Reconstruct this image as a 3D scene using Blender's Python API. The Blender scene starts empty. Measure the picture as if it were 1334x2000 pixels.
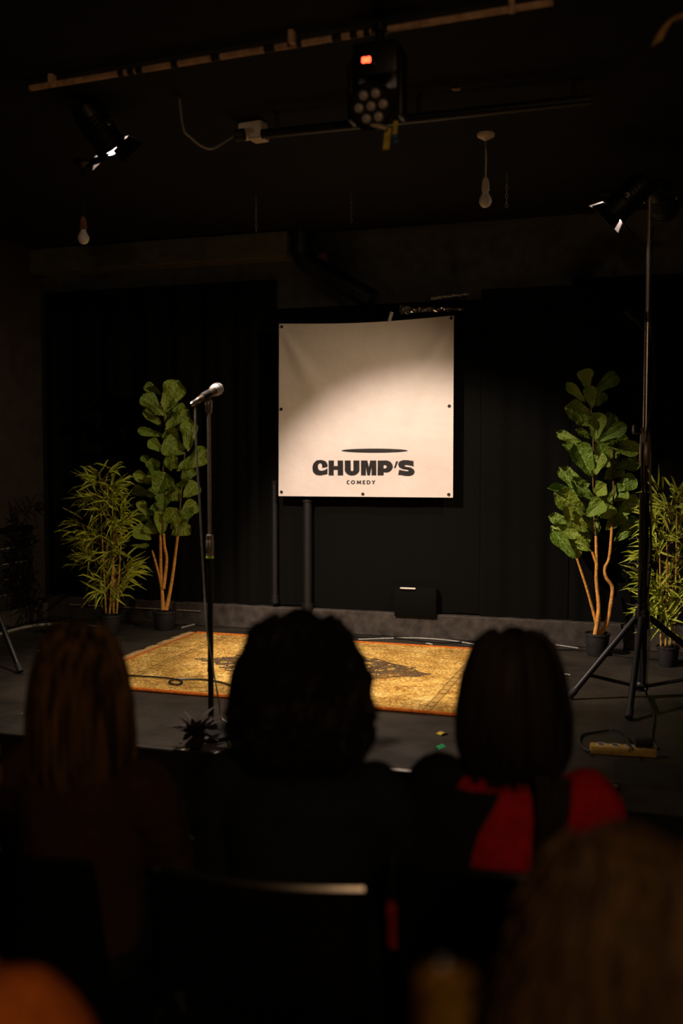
import bpy, bmesh, math, random
from mathutils import Vector, Matrix, noise
random.seed(7)
PI = math.pi
col = bpy.context.scene.collection
sc = bpy.context.scene

# ------------------------------------------------------------------ camera, world, exposure
FPX = 2000 * 35 / 36.0
PSI, TH = math.radians(17.6), math.radians(3.24)
CAM = Vector((0, 0, 1.6))
FW = Vector((-math.sin(PSI) * math.cos(TH), math.cos(PSI) * math.cos(TH), -math.sin(TH)))
RT = Vector((math.cos(PSI), math.sin(PSI), 0))
UP = RT.cross(FW)
cd = bpy.data.cameras.new('camera')
cd.sensor_fit = 'VERTICAL'; cd.sensor_height = 36; cd.sensor_width = 24; cd.lens = 35
cd.dof.use_dof = True; cd.dof.focus_distance = 5.7; cd.dof.aperture_fstop = 1.4
cd.clip_start = 0.05
camo = bpy.data.objects.new('camera', cd); col.objects.link(camo)
camo.matrix_world = Matrix((RT, UP, -FW)).transposed().to_4x4()
camo.location = CAM
sc.camera = camo
sc.view_settings.view_transform = 'Standard'; sc.view_settings.look = 'None'
sc.view_settings.gamma = 1; sc.view_settings.use_curve_mapping = False
sc.view_settings.exposure = 0.0
w = bpy.data.worlds.new('world'); sc.world = w; w.use_nodes = True
w.node_tree.nodes['Background'].inputs[0].default_value = (1.0, 0.8, 0.6, 1)
w.node_tree.nodes['Background'].inputs[1].default_value = 0.004
L_POWER, L_ADDED_FILL, R_POWER, HOUSE_POWER = 365, 165, 104, 60
def lamp(name, kind, loc, power, color, **kw):
    l = bpy.data.lights.new(name, kind); l.energy = power; l.color = color
    for k, v in kw.items(): setattr(l, k, v)
    o = bpy.data.objects.new(name, l); col.objects.link(o); o.location = loc
    return o
# the dim warm house lamp over the back of the audience
lamp('house_lamp_light', 'POINT', (1.0, -1.6, 2.75), HOUSE_POWER, (1.0, 0.62, 0.33), shadow_soft_size=0.12)

# a pixel of the photograph as a ray; the point where it meets a real plane of the place
def ray(x, y): return FW + RT * ((x - 667) / FPX) + UP * ((1000 - y) / FPX)
def at_d(x, y, d): return CAM + ray(x, y) * d
def at_z(x, y, z): r = ray(x, y); return CAM + r * ((z - 1.6) / r.z)
def at_y(x, y, Y): r = ray(x, y); return CAM + r * (Y / r.y)
def at_x(x, y, X): r = ray(x, y); return CAM + r * (X / r.x)

# ------------------------------------------------------------------ materials
class NT:
    def __init__(s, name):
        s.m = bpy.data.materials.new(name); s.m.use_nodes = True
        s.t = s.m.node_tree; s.b = s.t.nodes['Principled BSDF']
    def n(s, typ, **kw):
        nd = s.t.nodes.new(typ)
        for k, v in kw.items():
            if k.startswith('i_'):
                k = k[2:]; k = int(k) if k.isdigit() else k.replace('_', ' ')
                if isinstance(v, bpy.types.NodeSocket): s.t.links.new(v, nd.inputs[k])
                else: nd.inputs[k].default_value = v
            else: setattr(nd, k, v)
        return nd
    def math(s, op, a, b=0.0, c=0.0):
        nd = s.t.nodes.new('ShaderNodeMath'); nd.operation = op
        for i, v in enumerate((a, b, c)):
            if isinstance(v, bpy.types.NodeSocket): s.t.links.new(v, nd.inputs[i])
            else: nd.inputs[i].default_value = v
        return nd.outputs[0]
    def mix(s, f, a, b):
        nd = s.t.nodes.new('ShaderNodeMix'); nd.data_type = 'RGBA'
        for i, v in ((0, f), (6, a), (7, b)):
            if isinstance(v, bpy.types.NodeSocket): s.t.links.new(v, nd.inputs[i])
            else: nd.inputs[i].default_value = (*v, 1) if i > 0 and len(v) == 3 else v
        return nd.outputs[2]
    def ramp(s, f, stops, interp='LINEAR'):
        nd = s.t.nodes.new('ShaderNodeValToRGB'); s.t.links.new(f, nd.inputs[0])
        cr = nd.color_ramp; cr.interpolation = interp
        while len(cr.elements) < len(stops): cr.elements.new(0.5)
        for e, (p, c) in zip(cr.elements, stops): e.position = p; e.color = (*c, 1) if len(c) == 3 else c
        return nd.outputs[0]
    def coord(s, kind='Object'): return s.n('ShaderNodeTexCoord').outputs[kind]
    def noise(s, scale, detail=4, vec=None, rough=0.55):
        nd = s.n('ShaderNodeTexNoise'); nd.inputs['Scale'].default_value = scale
        nd.inputs['Detail'].default_value = detail; nd.inputs['Roughness'].default_value = rough
        s.t.links.new(vec if vec is not None else s.coord(), nd.inputs['Vector'])
        return nd.outputs['Fac']
    def set(s, **kw):
        for k, v in kw.items():
            k = k.replace('_', ' ')
            if isinstance(v, bpy.types.NodeSocket): s.t.links.new(v, s.b.inputs[k])
            else: s.b.inputs[k].default_value = (*v, 1) if isinstance(v, tuple) and len(v) == 3 else v
        return s
    def bump(s, h, strength=0.3, dist=0.01):
        nd = s.n('ShaderNodeBump'); nd.inputs['Strength'].default_value = strength; nd.inputs['Distance'].default_value = dist
        s.t.links.new(h, nd.inputs['Height']); s.t.links.new(nd.outputs[0], s.b.inputs['Normal'])
        return s
M = {}
def simple(name, c, rough=0.6, metal=0.0, var=0.25, scale=30, bump=0.0, spec=0.5, **kw):
    t = NT(name); f = t.noise(scale, 4)
    t.set(Base_Color=t.ramp(f, [(0.3, tuple(x * (1 - var) for x in c)), (0.7, tuple(min(1, x * (1 + var)) for x in c))]),
          Roughness=rough, Metallic=metal, **{'Specular_IOR_Level': spec}, **kw)
    if bump: t.bump(f, bump, 0.005)
    M[name] = t.m; return t.m
def emit(name, c, strength):
    t = NT(name); t.set(Base_Color=c, Emission_Color=c, Emission_Strength=strength); M[name] = t.m
simple('curtain_black', (0.0042, 0.0044, 0.0036), 0.95, scale=180, bump=0.3, spec=0.06)
simple('wall_paint', (0.065, 0.066, 0.058), 0.8, scale=14, bump=0.2, spec=0.25)
simple('left_wall_paint', (0.03, 0.022, 0.016), 0.75, scale=9, bump=0.2, spec=0.3)
simple('ceiling_paint', (0.010, 0.0095, 0.009), 0.9, scale=7, bump=0.2, spec=0.2)
simple('soffit_paint', (0.095, 0.095, 0.06), 0.7, scale=12, spec=0.3)
simple('board_brown', (0.05, 0.041, 0.032), 0.7, scale=18, var=0.45, bump=0.2, spec=0.3)
simple('audience_floor', (0.012, 0.011, 0.010), 0.6, scale=6)
simple('black_metal', (0.012, 0.012, 0.012), 0.45, 0.2, scale=60)
simple('satin_black_metal', (0.02, 0.02, 0.02), 0.3, 0.6, scale=60)
simple('steel', (0.50, 0.46, 0.42), 0.28, 1.0, scale=80, var=0.12)
simple('mic_tube', (0.42, 0.36, 0.29), 0.4, 0.6, scale=80, var=0.15)
simple('grille', (0.96, 0.90, 0.86), 0.5, 0.0, scale=200, var=0.2)
simple('mic_body', (0.20, 0.165, 0.13), 0.38, 0.5, scale=60)
simple('rubber', (0.012, 0.012, 0.012), 0.7, scale=70)
simple('cable_black', (0.015, 0.015, 0.014), 0.35, scale=70)
simple('cable_grey', (0.38, 0.37, 0.32), 0.4, scale=70)
simple('neon', (0.65, 0.9, 0.06), 0.5, scale=60, var=0.1)
simple('white_plastic', (0.80, 0.66, 0.46), 0.45, scale=25, var=0.15)
simple('bulb_glass', (0.85, 0.78, 0.64), 0.12, scale=15, var=0.08)
simple('brown_pipe', (0.70, 0.44, 0.27), 0.6, scale=25, var=0.4)
simple('tape_white', (0.75, 0.70, 0.60), 0.6, scale=30, var=0.15)
simple('tape_yellow', (0.78, 0.58, 0.05), 0.5, scale=30, var=0.15)
simple('tape_green', (0.05, 0.62, 0.20), 0.5, scale=30, var=0.15)
simple('tape_blue', (0.04, 0.16, 0.22), 0.5, scale=30, var=0.15)
simple('rust', (0.30, 0.11, 0.04), 0.8, scale=30, var=0.4)
simple('silver_tape', (0.62, 0.58, 0.52), 0.22, 0.9, scale=40, var=0.2)
simple('pot_black', (0.022, 0.021, 0.020), 0.5, scale=40)
simple('soil', (0.03, 0.02, 0.012), 0.95, scale=90, bump=0.6)
simple('bark', (0.74, 0.34, 0.06), 0.75, scale=60, var=0.4, bump=0.5)
simple('stem_green', (0.20, 0.12, 0.03), 0.7)
simple('cane', (0.60, 0.36, 0.06), 0.5, scale=40, var=0.3)
simple('red_case', (0.30, 0.012, 0.012), 0.6)
simple('amber_drink', (0.42, 0.22, 0.025), 0.12, var=0.1, scale=6)
simple('skin', (0.42, 0.22, 0.14), 0.55, scale=20, var=0.08)
simple('eye_white', (0.7, 0.68, 0.64), 0.3)
simple('lip', (0.35, 0.12, 0.10), 0.5)
def hairmat(name, lo, hi, rough, spec):
    t = NT(name); mp = t.n('ShaderNodeMapping', i_Vector=t.coord()); mp.inputs['Scale'].default_value = (55, 55, 3)
    f = t.noise(1.0, 3, mp.outputs[0])
    t.set(Base_Color=t.ramp(f, [(0.42, lo), (0.68, hi)]), Roughness=rough, Specular_IOR_Level=spec); t.bump(f, 0.4, 0.004); M[name] = t.m
hairmat('hair_black', (0.008, 0.006, 0.005), (0.014, 0.011, 0.009), 0.6, 0.2)
hairmat('hair_dark', (0.011, 0.007, 0.006), (0.026, 0.016, 0.012), 0.55, 0.25)
hairmat('hair_blond', (0.022, 0.011, 0.005), (0.20, 0.105, 0.035), 0.5, 0.25)
hairmat('hair_brown', (0.07, 0.038, 0.014), (0.17, 0.095, 0.032), 0.6, 0.25)
simple('cloth_black', (0.010, 0.010, 0.011), 0.9, scale=120, bump=0.3, spec=0.2)
simple('cloth_teal', (0.012, 0.017, 0.017), 0.9, scale=120, bump=0.3, spec=0.2)
simple('cloth_red', (0.50, 0.006, 0.018), 0.85, scale=60, bump=0.2, spec=0.2)
simple('cloth_orange', (0.70, 0.17, 0.02), 0.85, scale=60, bump=0.2, spec=0.2)
simple('cloth_umber', (0.05, 0.022, 0.014), 0.9, scale=60, bump=0.2, spec=0.2)
simple('cloth_tan', (0.16, 0.085, 0.03), 0.9, scale=60, bump=0.2, spec=0.2)
simple('denim', (0.012, 0.016, 0.024), 0.9, scale=120, spec=0.2)
simple('seat_vinyl', (0.006, 0.006, 0.0065), 0.7, scale=40, spec=0.15)
simple('box_grey', (0.06, 0.062, 0.052), 0.7, scale=30)
simple('strip_wood', (0.55, 0.36, 0.08), 0.4, scale=30)
simple('paper_tan', (0.42, 0.24, 0.08), 0.8, scale=30)
simple('pleat', (0.5, 0.42, 0.30), 0.8, scale=90)
simple('ink', (0.018, 0.015, 0.013), 0.32, scale=25, var=0.3, spec=0.7)
simple('tile_black', (0.020, 0.018, 0.015), 0.4, scale=30, var=0.4)
emit('led_red', (1.0, 0.06, 0.02), 9.0)
emit('lens_on', (1.0, 0.80, 0.74), 14.0)
t = NT('lit_door_inner'); t.set(Base_Color=(0.7, 0.66, 0.62), Roughness=0.3, Metallic=0.3); M['lit_door_inner'] = t.m
t = NT('led_lens'); t.set(Base_Color=(0.75, 0.66, 0.60), Roughness=0.3, Metallic=0.2); M['led_lens'] = t.m
t = NT('glass'); t.set(Base_Color=(0.95, 0.97, 0.95), Roughness=0.02, Transmission_Weight=1.0, IOR=1.45); M['glass'] = t.m
# banner vinyl
t = NT('banner_vinyl'); f = t.noise(6, 5)
t.set(Base_Color=t.ramp(f, [(0.3, (0.70, 0.63, 0.555)), (0.7, (0.76, 0.69, 0.62))]), Roughness=0.5, Specular_IOR_Level=0.4)
t.bump(t.noise(5, 6), 0.35, 0.02); M['banner_vinyl'] = t.m
# stage floor: black paint, scuffed, with crumbs of white
t = NT('stage_floor'); c = t.coord()
base = t.ramp(t.noise(3.5, 8, c), [(0.3, (0.016, 0.0145, 0.011)), (0.7, (0.044, 0.036, 0.024))])
mp = t.n('ShaderNodeMapping', i_Vector=c); mp.inputs['Scale'].default_value = (2.5, 26, 1); mp.inputs['Rotation'].default_value = (0, 0, 0.2)
sct = t.ramp(t.noise(2.2, 6, mp.outputs[0], 0.7), [(0.66, (0, 0, 0)), (0.80, (1, 1, 1))])
b2 = t.mix(t.math('MULTIPLY', sct, 0.6), base, (0.14, 0.115, 0.085))
spk = t.ramp(t.noise(70, 2, c), [(0.72, (0, 0, 0)), (0.75, (1, 1, 1))])
patch = t.ramp(t.noise(2.0, 2, c), [(0.47, (0, 0, 0)), (0.60, (1, 1, 1))])
b3 = t.mix(t.math('MULTIPLY', spk, patch), b2, (0.35, 0.31, 0.25))
t.set(Base_Color=b3, Roughness=t.ramp(t.noise(5, 6, c), [(0.3, (0.42,) * 3), (0.7, (0.7,) * 3)]), Specular_IOR_Level=0.4)
t.bump(t.noise(60, 4, c), 0.25, 0.004); M['stage_floor'] = t.m
# chipped backing in the joints of the tiled panel
t = NT('chipped_joint'); c = t.coord()
t.set(Base_Color=t.ramp(t.noise(45, 3, c), [(0.50, (0.03, 0.026, 0.02)), (0.58, (0.70, 0.62, 0.50))]), Roughness=0.7); M['chipped_joint'] = t.m
# rug
t = NT('rug_pile'); c = t.coord()
sp = t.n('ShaderNodeSeparateXYZ', i_Vector=c)
x, y = t.math('ABSOLUTE', sp.outputs[0]), t.math('ABSOLUTE', sp.outputs[1])
gold = t.ramp(t.noise(7, 6, c), [(0.30, (0.46, 0.25, 0.045)), (0.55, (0.76, 0.49, 0.12)), (0.75, (0.88, 0.64, 0.22))])
fine = t.ramp(t.noise(75, 4, c), [(0.38, (0.42,) * 3), (0.62, (1.25,) * 3)])
mul = t.n('ShaderNodeMix', data_type='RGBA', blend_type='MULTIPLY'); mul.inputs[0].default_value = 0.8
t.t.links.new(gold, mul.inputs[6]); t.t.links.new(fine, mul.inputs[7]); gold = mul.outputs[2]
def band(v, a, b): return t.math('MULTIPLY', t.math('GREATER_THAN', v, a), t.math('LESS_THAN', v, b))
def vor(scale, feat='DISTANCE_TO_EDGE', vec=c):
    nd = t.n('ShaderNodeTexVoronoi', feature=feat, i_Vector=vec); nd.inputs['Scale'].default_value = scale; return nd
ncol = t.n('ShaderNodeTexNoise', i_Vector=c); ncol.inputs['Scale'].default_value = 9
wv = t.n('ShaderNodeVectorMath', operation='MULTIPLY_ADD', i_0=ncol.outputs['Color'], i_2=c); wv.inputs[1].default_value = (0.10, 0.10, 0)
scroll = t.math('LESS_THAN', vor(30, vec=wv.outputs[0]).outputs['Distance'], 0.075)
scroll_f = t.math('MULTIPLY', scroll, t.math('GREATER_THAN', t.noise(5, 3, c), 0.43))
fld = t.mix(t.math('MULTIPLY', scroll_f, 0.55), gold, (0.13, 0.055, 0.016))
saw = t.math('MULTIPLY', t.math('PINGPONG', y, 0.045), 0.9)
dia = t.math('ADD', t.math('ADD', t.math('MULTIPLY', x, 1.22), t.math('MULTIPLY', y, 1.62)), t.math('ADD', saw, t.math('MULTIPLY', t.math('SUBTRACT', t.noise(8, 3, c), 0.5), 0.55)))
ring = band(dia, 0.42, 0.88)
dark = t.math('GREATER_THAN', vor(13, 'F1', wv.outputs[0]).outputs['Distance'], 0.34)
dscr = t.math('LESS_THAN', vor(34, vec=wv.outputs[0]).outputs['Distance'], 0.10)
ringm = t.math('MULTIPLY', ring, t.math('MAXIMUM', t.math('MULTIPLY', dark, 0.85), dscr))
fld = t.mix(t.math('MULTIPLY', ringm, 0.95), fld, (0.045, 0.032, 0.024))
cen = t.math('LESS_THAN', dia, 0.40)
fld = t.mix(t.math('MULTIPLY', cen, 0.45), fld, (0.55, 0.22, 0.03))
# stripes: ladder border near the ends, thin lines along the sides
endb = band(x, 0.815, 0.862)
rung = t.math('LESS_THAN', t.math('PINGPONG', sp.outputs[1], 0.045), 0.034)
fld = t.mix(t.math('MULTIPLY', endb, 0.6), fld, (0.07, 0.045, 0.018))
fld = t.mix(t.math('MULTIPLY', t.math('MULTIPLY', band(x, 0.824, 0.850), rung), 0.9), fld, (0.50, 0.31, 0.07))
sideb = t.math('MAXIMUM', band(y, 0.575, 0.585), band(y, 0.655, 0.662))
fld = t.mix(t.math('MULTIPLY', sideb, 0.6), fld, (0.09, 0.05, 0.016))
fleck = t.math('MULTIPLY', t.math('GREATER_THAN', y, 0.59), t.math('LESS_THAN', vor(26).outputs['Distance'], 0.05))
fld = t.mix(t.math('MULTIPLY', fleck, 0.5), fld, (0.14, 0.06, 0.015))
wear = t.ramp(t.noise(3.0, 4, c), [(0.55, (0, 0, 0)), (0.75, (1, 1, 1))])
fld = t.mix(t.math('MULTIPLY', wear, 0.45), fld, (0.22, 0.10, 0.015))
t.set(Base_Color=fld, Roughness=0.95, Specular_IOR_Level=0.1); t.bump(t.noise(160, 3, c), 0.6, 0.006); M['rug_pile'] = t.m
simple('rug_binding', (0.50, 0.13, 0.015), 0.9, scale=50, var=0.3, bump=0.4, spec=0.1)
simple('fringe', (0.62, 0.42, 0.17), 0.9, scale=50, var=0.25, spec=0.1)
# leaves: pale rib along the middle from the leaf's own coordinates
def leafmat(name, c1, c2, rib, rough):
    t = NT(name); c = t.coord(); sp = t.n('ShaderNodeSeparateXYZ', i_Vector=c)
    ax = t.math('ABSOLUTE', sp.outputs[0])
    info = t.n('ShaderNodeObjectInfo').outputs['Random']
    base = t.mix(t.math('MULTIPLY', t.math('ADD', t.noise(5, 4, c), info), 0.5), c1, c2)
    mid = t.math('LESS_THAN', ax, 0.018)
    sv = t.math('LESS_THAN', t.math('PINGPONG', t.math('SUBTRACT', sp.outputs[1], t.math('MULTIPLY', ax, 0.55)), 0.07), 0.006)
    v = t.math('MAXIMUM', mid, t.math('MULTIPLY', sv, 0.55))
    t.set(Base_Color=t.mix(t.math('MULTIPLY', v, 0.6), base, rib), Roughness=rough, Specular_IOR_Level=0.5, Subsurface_Weight=0.0)
    t.bump(t.math('SUBTRACT', t.noise(7, 3, c), t.math('MULTIPLY', v, 0.3)), 0.5, 0.06); M[name] = t.m
leafmat('fig_leaf', (0.07, 0.19, 0.018), (0.32, 0.42, 0.04), (0.5, 0.56, 0.18), 0.30)
leafmat('bamboo_leaf', (0.30, 0.42, 0.022), (0.64, 0.68, 0.06), (0.66, 0.68, 0.12), 0.5)
simple('spiky_leaf', (0.035, 0.022, 0.014), 0.7, scale=20)

# ------------------------------------------------------------------ mesh helpers
class MB:
    def __init__(s): s.v = []; s.f = []
    def add(s, vs, fs):
        o = len(s.v); s.v += [Vector(p) for p in vs]; s.f += [tuple(i + o for i in f) for f in fs]; return s
    def box(s, c, size, rot=None, bev=0.0):
        hx, hy, hz = (d / 2 for d in size); c = Vector(c)
        bm = bmesh.new(); bmesh.ops.create_cube(bm, size=1)
        for v in bm.verts: v.co = Vector((v.co.x * size[0], v.co.y * size[1], v.co.z * size[2]))
        if bev: bmesh.ops.bevel(bm, geom=bm.edges[:], offset=min(bev, hx * .9, hy * .9, hz * .9), segments=2, affect='EDGES', profile=0.5)
        bm.verts.index_update()
        vs = [(rot @ v.co if rot else v.co) + c for v in bm.verts]
        s.add(vs, [[v.index for v in f.verts] for f in bm.faces]); bm.free(); return s
    def tube(s, pts, r, n=8, caps=True):
        pts = [Vector(p) for p in pts]; k = len(pts)
        rs = r if isinstance(r, (list, tuple)) else [r] * k
        tan = [(pts[min(i + 1, k - 1)] - pts[max(i - 1, 0)]).normalized() for i in range(k)]
        u = tan[0].orthogonal().normalized(); vs = []; fs = []
        for i in range(k):
            u = (u - tan[i] * u.dot(tan[i])); u = u.normalized() if u.length > 1e-6 else tan[i].orthogonal().normalized()
            b = tan[i].cross(u)
            for j in range(n):
                a = 2 * PI * j / n; vs.append(pts[i] + (u * math.cos(a) + b * math.sin(a)) * rs[i])
        for i in range(k - 1):
            for j in range(n): fs.append((i * n + j, i * n + (j + 1) % n, (i + 1) * n + (j + 1) % n, (i + 1) * n + j))
        if caps: fs.append(tuple(range(n))[::-1]); fs.append(tuple((k - 1) * n + j for j in range(n)))
        return s.add(vs, fs)
    def lathe(s, prof, c=(0, 0, 0), axis=(0, 0, 1), n=24, sx=1, sy=1):
        ax = Vector(axis).normalized(); c = Vector(c)
        u = Vector((1, 0, 0)) if abs(ax.z) > 0.99 else ax.orthogonal().normalized(); b = ax.cross(u); vs = []; fs = []
        for (r, z) in prof:
            for j in range(n):
                a = 2 * PI * j / n; vs.append(c + ax * z + (u * math.cos(a) * sx + b * math.sin(a) * sy) * max(r, 1e-5))
        k = len(prof)
        for i in range(k - 1):
            for j in range(n): fs.append((i * n + j, i * n + (j + 1) % n, (i + 1) * n + (j + 1) % n, (i + 1) * n + j))
        fs.append(tuple(range(n))[::-1]); fs.append(tuple((k - 1) * n + j for j in range(n)))
        return s.add(vs, fs)
    def ell(s, c, r, n=14, m=9):
        c = Vector(c); vs = []; fs = []
        for i in range(m + 1):
            th = PI * i / m
            for j in range(n):
                a = 2 * PI * j / n
                vs.append(c + Vector((r[0] * max(math.sin(th), 1e-4) * math.cos(a), r[1] * max(math.sin(th), 1e-4) * math.sin(a), -r[2] * math.cos(th))))
        for i in range(m):
            for j in range(n): fs.append((i * n + j, i * n + (j + 1) % n, (i + 1) * n + (j + 1) % n, (i + 1) * n + j))
        fs.append(tuple(range(n))[::-1]); fs.append(tuple(m * n + j for j in range(n)))
        return s.add(vs, fs)
    def cap(s, p, r0, q, r1, n=10):         # tapered capsule
        p, q = Vector(p), Vector(q); d = (q - p); L = d.length; d.normalize()
        pr = [(r0 * math.sin(a), -r0 * math.cos(a)) for a in (0.05, .5, 1.0, 1.35)] + [(r0, 0), (r1, L)] + [(r1 * math.cos(a), L + r1 * math.sin(a)) for a in (.25, .6, 1.05, 1.5)]
        return s.lathe(pr, p, d, n)
    def loft(s, rings):                      # rings: (center, rx, ry), horizontal ellipses, closed
        n = 20; vs = []; fs = []
        for (c, rx, ry) in rings:
            for j in range(n):
                a = 2 * PI * j / n; vs.append(Vector(c) + Vector((rx * math.cos(a), ry * math.sin(a), 0)))
        k = len(rings)
        for i in range(k - 1):
            for j in range(n): fs.append((i * n + j, i * n + (j + 1) % n, (i + 1) * n + (j + 1) % n, (i + 1) * n + j))
        fs.append(tuple(range(n))[::-1]); fs.append(tuple((k - 1) * n + j for j in range(n)))
        return s.add(vs, fs)
    def grid(s, fn, nu, nv):
        vs = [fn(i / nu, j / nv) for j in range(nv + 1) for i in range(nu + 1)]
        return s.add(vs, [(j * (nu + 1) + i, j * (nu + 1) + i + 1, (j + 1) * (nu + 1) + i + 1, (j + 1) * (nu + 1) + i) for j in range(nv) for i in range(nu)])
    def mesh(s, name, off=Vector((0, 0, 0)), smooth=True):
        me = bpy.data.meshes.new(name); me.from_pydata([tuple(v - off) for v in s.v], [], s.f); me.validate(); me.update()
        if smooth:
            me.polygons.foreach_set('use_smooth', [True] * len(me.polygons))
            me.set_sharp_from_angle(angle=math.radians(40))
        return me
    def build(s, name, mat, parent=None, off=None, smooth=True):
        if off is None: off = origin(parent) if parent else Vector((0, 0, 0))
        me = s.mesh(name, off, smooth); me.materials.append(M[mat])
        o = bpy.data.objects.new(name, me); col.objects.link(o)
        if parent: o.parent = parent
        else: o.location = off
        return o
def origin(o):
    p = Vector((0, 0, 0))
    while o: p = p + o.location; o = o.parent
    return p
def tag(o, label=None, cat=None, group=None, kind=None):
    if label: o['label'] = label
    if cat: o['category'] = cat
    if group: o['group'] = group
    if kind: o['kind'] = kind
    return o
def thing(name, loc, label, cat, group=None):
    o = bpy.data.objects.new(name, None); o.empty_display_size = 0.1; col.objects.link(o); o.location = Vector(loc)
    return tag(o, label, cat, group)
def struct(name, mb, mat, label=None, smooth=True): return tag(mb.build(name, mat, None, smooth=smooth), label, None, None, 'structure')
def copy_tree(o, parent=None):
    c = o.copy(); col.objects.link(c); c.parent = parent
    for ch in o.children: copy_tree(ch, c)
    return c
def spline(pts, n=8):                         # Catmull-Rom through points
    P = [Vector(p) for p in pts]; P = [P[0] * 2 - P[1]] + P + [P[-1] * 2 - P[-2]]; out = []
    for i in range(1, len(P) - 2):
        for k in range(n):
            t = k / n; a, b, c, d = P[i - 1:i + 3]
            out.append(0.5 * ((2 * b) + (c - a) * t + (2 * a - 5 * b + 4 * c - d) * t * t + (3 * b - a - 3 * c + d) * t ** 3))
    out.append(P[-2]); return out

# ------------------------------------------------------------------ the room
S = 0.40            # stage floor height
YW = 6.45           # back wall
XL, XR, CZ = -4.36, 2.2, 3.1
struct('floor', MB().box((-1, 0.8, -0.05), (7.4, 8.4, 0.1)), 'audience_floor', 'black floor the audience sits on', smooth=False)
struct('stage_platform', MB().box((-1.08, (3.62 + YW) / 2, S / 2 - 0.001), (6.56, YW - 3.62, S), bev=0.008), 'stage_floor', 'low black scuffed stage platform', smooth=False)
struct('ceiling', MB().box((-1, 2.4, CZ + 0.05), (7.4, 9.0, 0.1)), 'ceiling_paint', 'black painted ceiling', smooth=False)
struct('wall_back', MB().box((-1, YW + 0.05, 1.55), (7.4, 0.1, 3.1)), 'wall_paint', 'dark painted wall behind the stage', smooth=False)
struct('wall_left', MB().box((XL - 0.05, 2.4, 1.55), (0.1, 8.0, 3.1)), 'left_wall_paint', 'dark brown side wall left of the stage', smooth=False)
struct('wall_right', MB().box((XR + 0.05, 2.4, 1.55), (0.1, 8.0, 3.1)), 'wall_paint', 'black side wall right of the stage', smooth=False)
struct('wall_rear', MB().box((-1, -3.2, 1.55), (7.4, 0.1, 3.1)), 'wall_paint', 'dark wall behind the audience', smooth=False)
bb = MB().box((-1.08, 6.40, S + 0.079), (6.5, 0.10, 0.158), bev=0.006)
struct('baseboard_back', bb, 'board_brown', 'scuffed dark brown board along the foot of the back wall', smooth=False)
struct('baseboard_left', MB().box((XL + 0.03, 5.0, S + 0.055), (0.06, 2.7, 0.11), bev=0.006), 'board_brown', smooth=False)
# soffit under the ceiling at the back, left of the pipe
a, b = at_y(230, 500, 6.3), at_y(562, 487, 6.3)
so = MB().box(((XL + b.x) / 2, 6.36, 3.005), (b.x - XL, 0.18, 0.17), bev=0.006)
struct('trim_1', so, 'soffit_paint', 'dull olive soffit box under the ceiling at the back left', smooth=False)

# black drapes, four lengths with folds
def curtain(x0, x1, yc, z0, z1, amp, fold, label, ph=0, wob=0.012):
    mb = MB(); nu = max(12, int((x1 - x0) * 60)); zz = 12
    def fn(u, v):
        x = x0 + (x1 - x0) * u; z = z0 + (z1 - z0) * v
        f = amp * (math.sin(x * fold + ph) + 0.5 * math.sin(x * fold * 2.3 + 1 + ph)) * (0.6 + 0.4 * (1 - v)) + 0.006 * noise.noise((x * 3, z * 2, ph))
        zb = z + (1 - v) ** 6 * wob * math.sin(x * 5.1 + ph)
        return Vector((x, yc + f * 0.5, zb))
    mb.grid(fn, nu, zz)
    o = mb.build('stage_curtain', 'curtain_black', None, Vector((x0, yc, z0)))
    return tag(o, label, 'curtain', 'black drapes along the back wall')
X = lambda px, Y=6.4, py=900: at_y(px, py, Y).x
curtain(XL + 0.03, X(541), 6.405, S + 0.135, 2.80, 0.035, 24, 'black drape in the unlit corner behind the two plants left of the mic stand', 0.4)
curtain(X(541) + 0.006, X(938), 6.405, S + 0.155, 2.60, 0.008, 11, 'flat black drape directly behind the white banner', 1.1, 0.016)
curtain(X(938) + 0.004, X(1112), 6.40, S + 0.150, 2.66, 0.022, 22, 'black drape hanging between the banner and the large fig plant', 2.0, 0.006)
curtain(X(1112) + 0.006, 2.15, 6.41, S + 0.14, 2.70, 0.05, 19, 'black drape behind the tall light stand at the right', 0.2)

# vertical black pipes on the wall below the banner
for px, r, y0, y1, lab in ((601, 0.030, 976, 1193, 'thick black pipe running up the wall under the left half of the banner'),
                           (537, 0.020, 940, 1178, 'thin black pipe on the wall at the left edge of the banner')):
    p, q = at_y(px, y1, 6.355), at_y(px, y0, 6.355)
    t = thing('wall_pipe', (p.x, 6.355, p.z), lab, 'pipe', 'pipes on the back wall')
    q = Vector((p.x, 6.355, q.z))
    MB().tube([p, q], r, 14).build('pipe', 'black_metal', t)
    MB().lathe([(r * 1.3, 0), (r * 1.35, 0.012), (r * 1.3, 0.05), (r, 0.055)], p, n=16).build('foot_collar', 'black_metal', t)
    MB().lathe([(r, -0.02), (r * 1.2, -0.015), (r * 1.2, 0.0), (r * .7, 0.008)], q, n=16).build('top_cap', 'black_metal', t)
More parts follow.
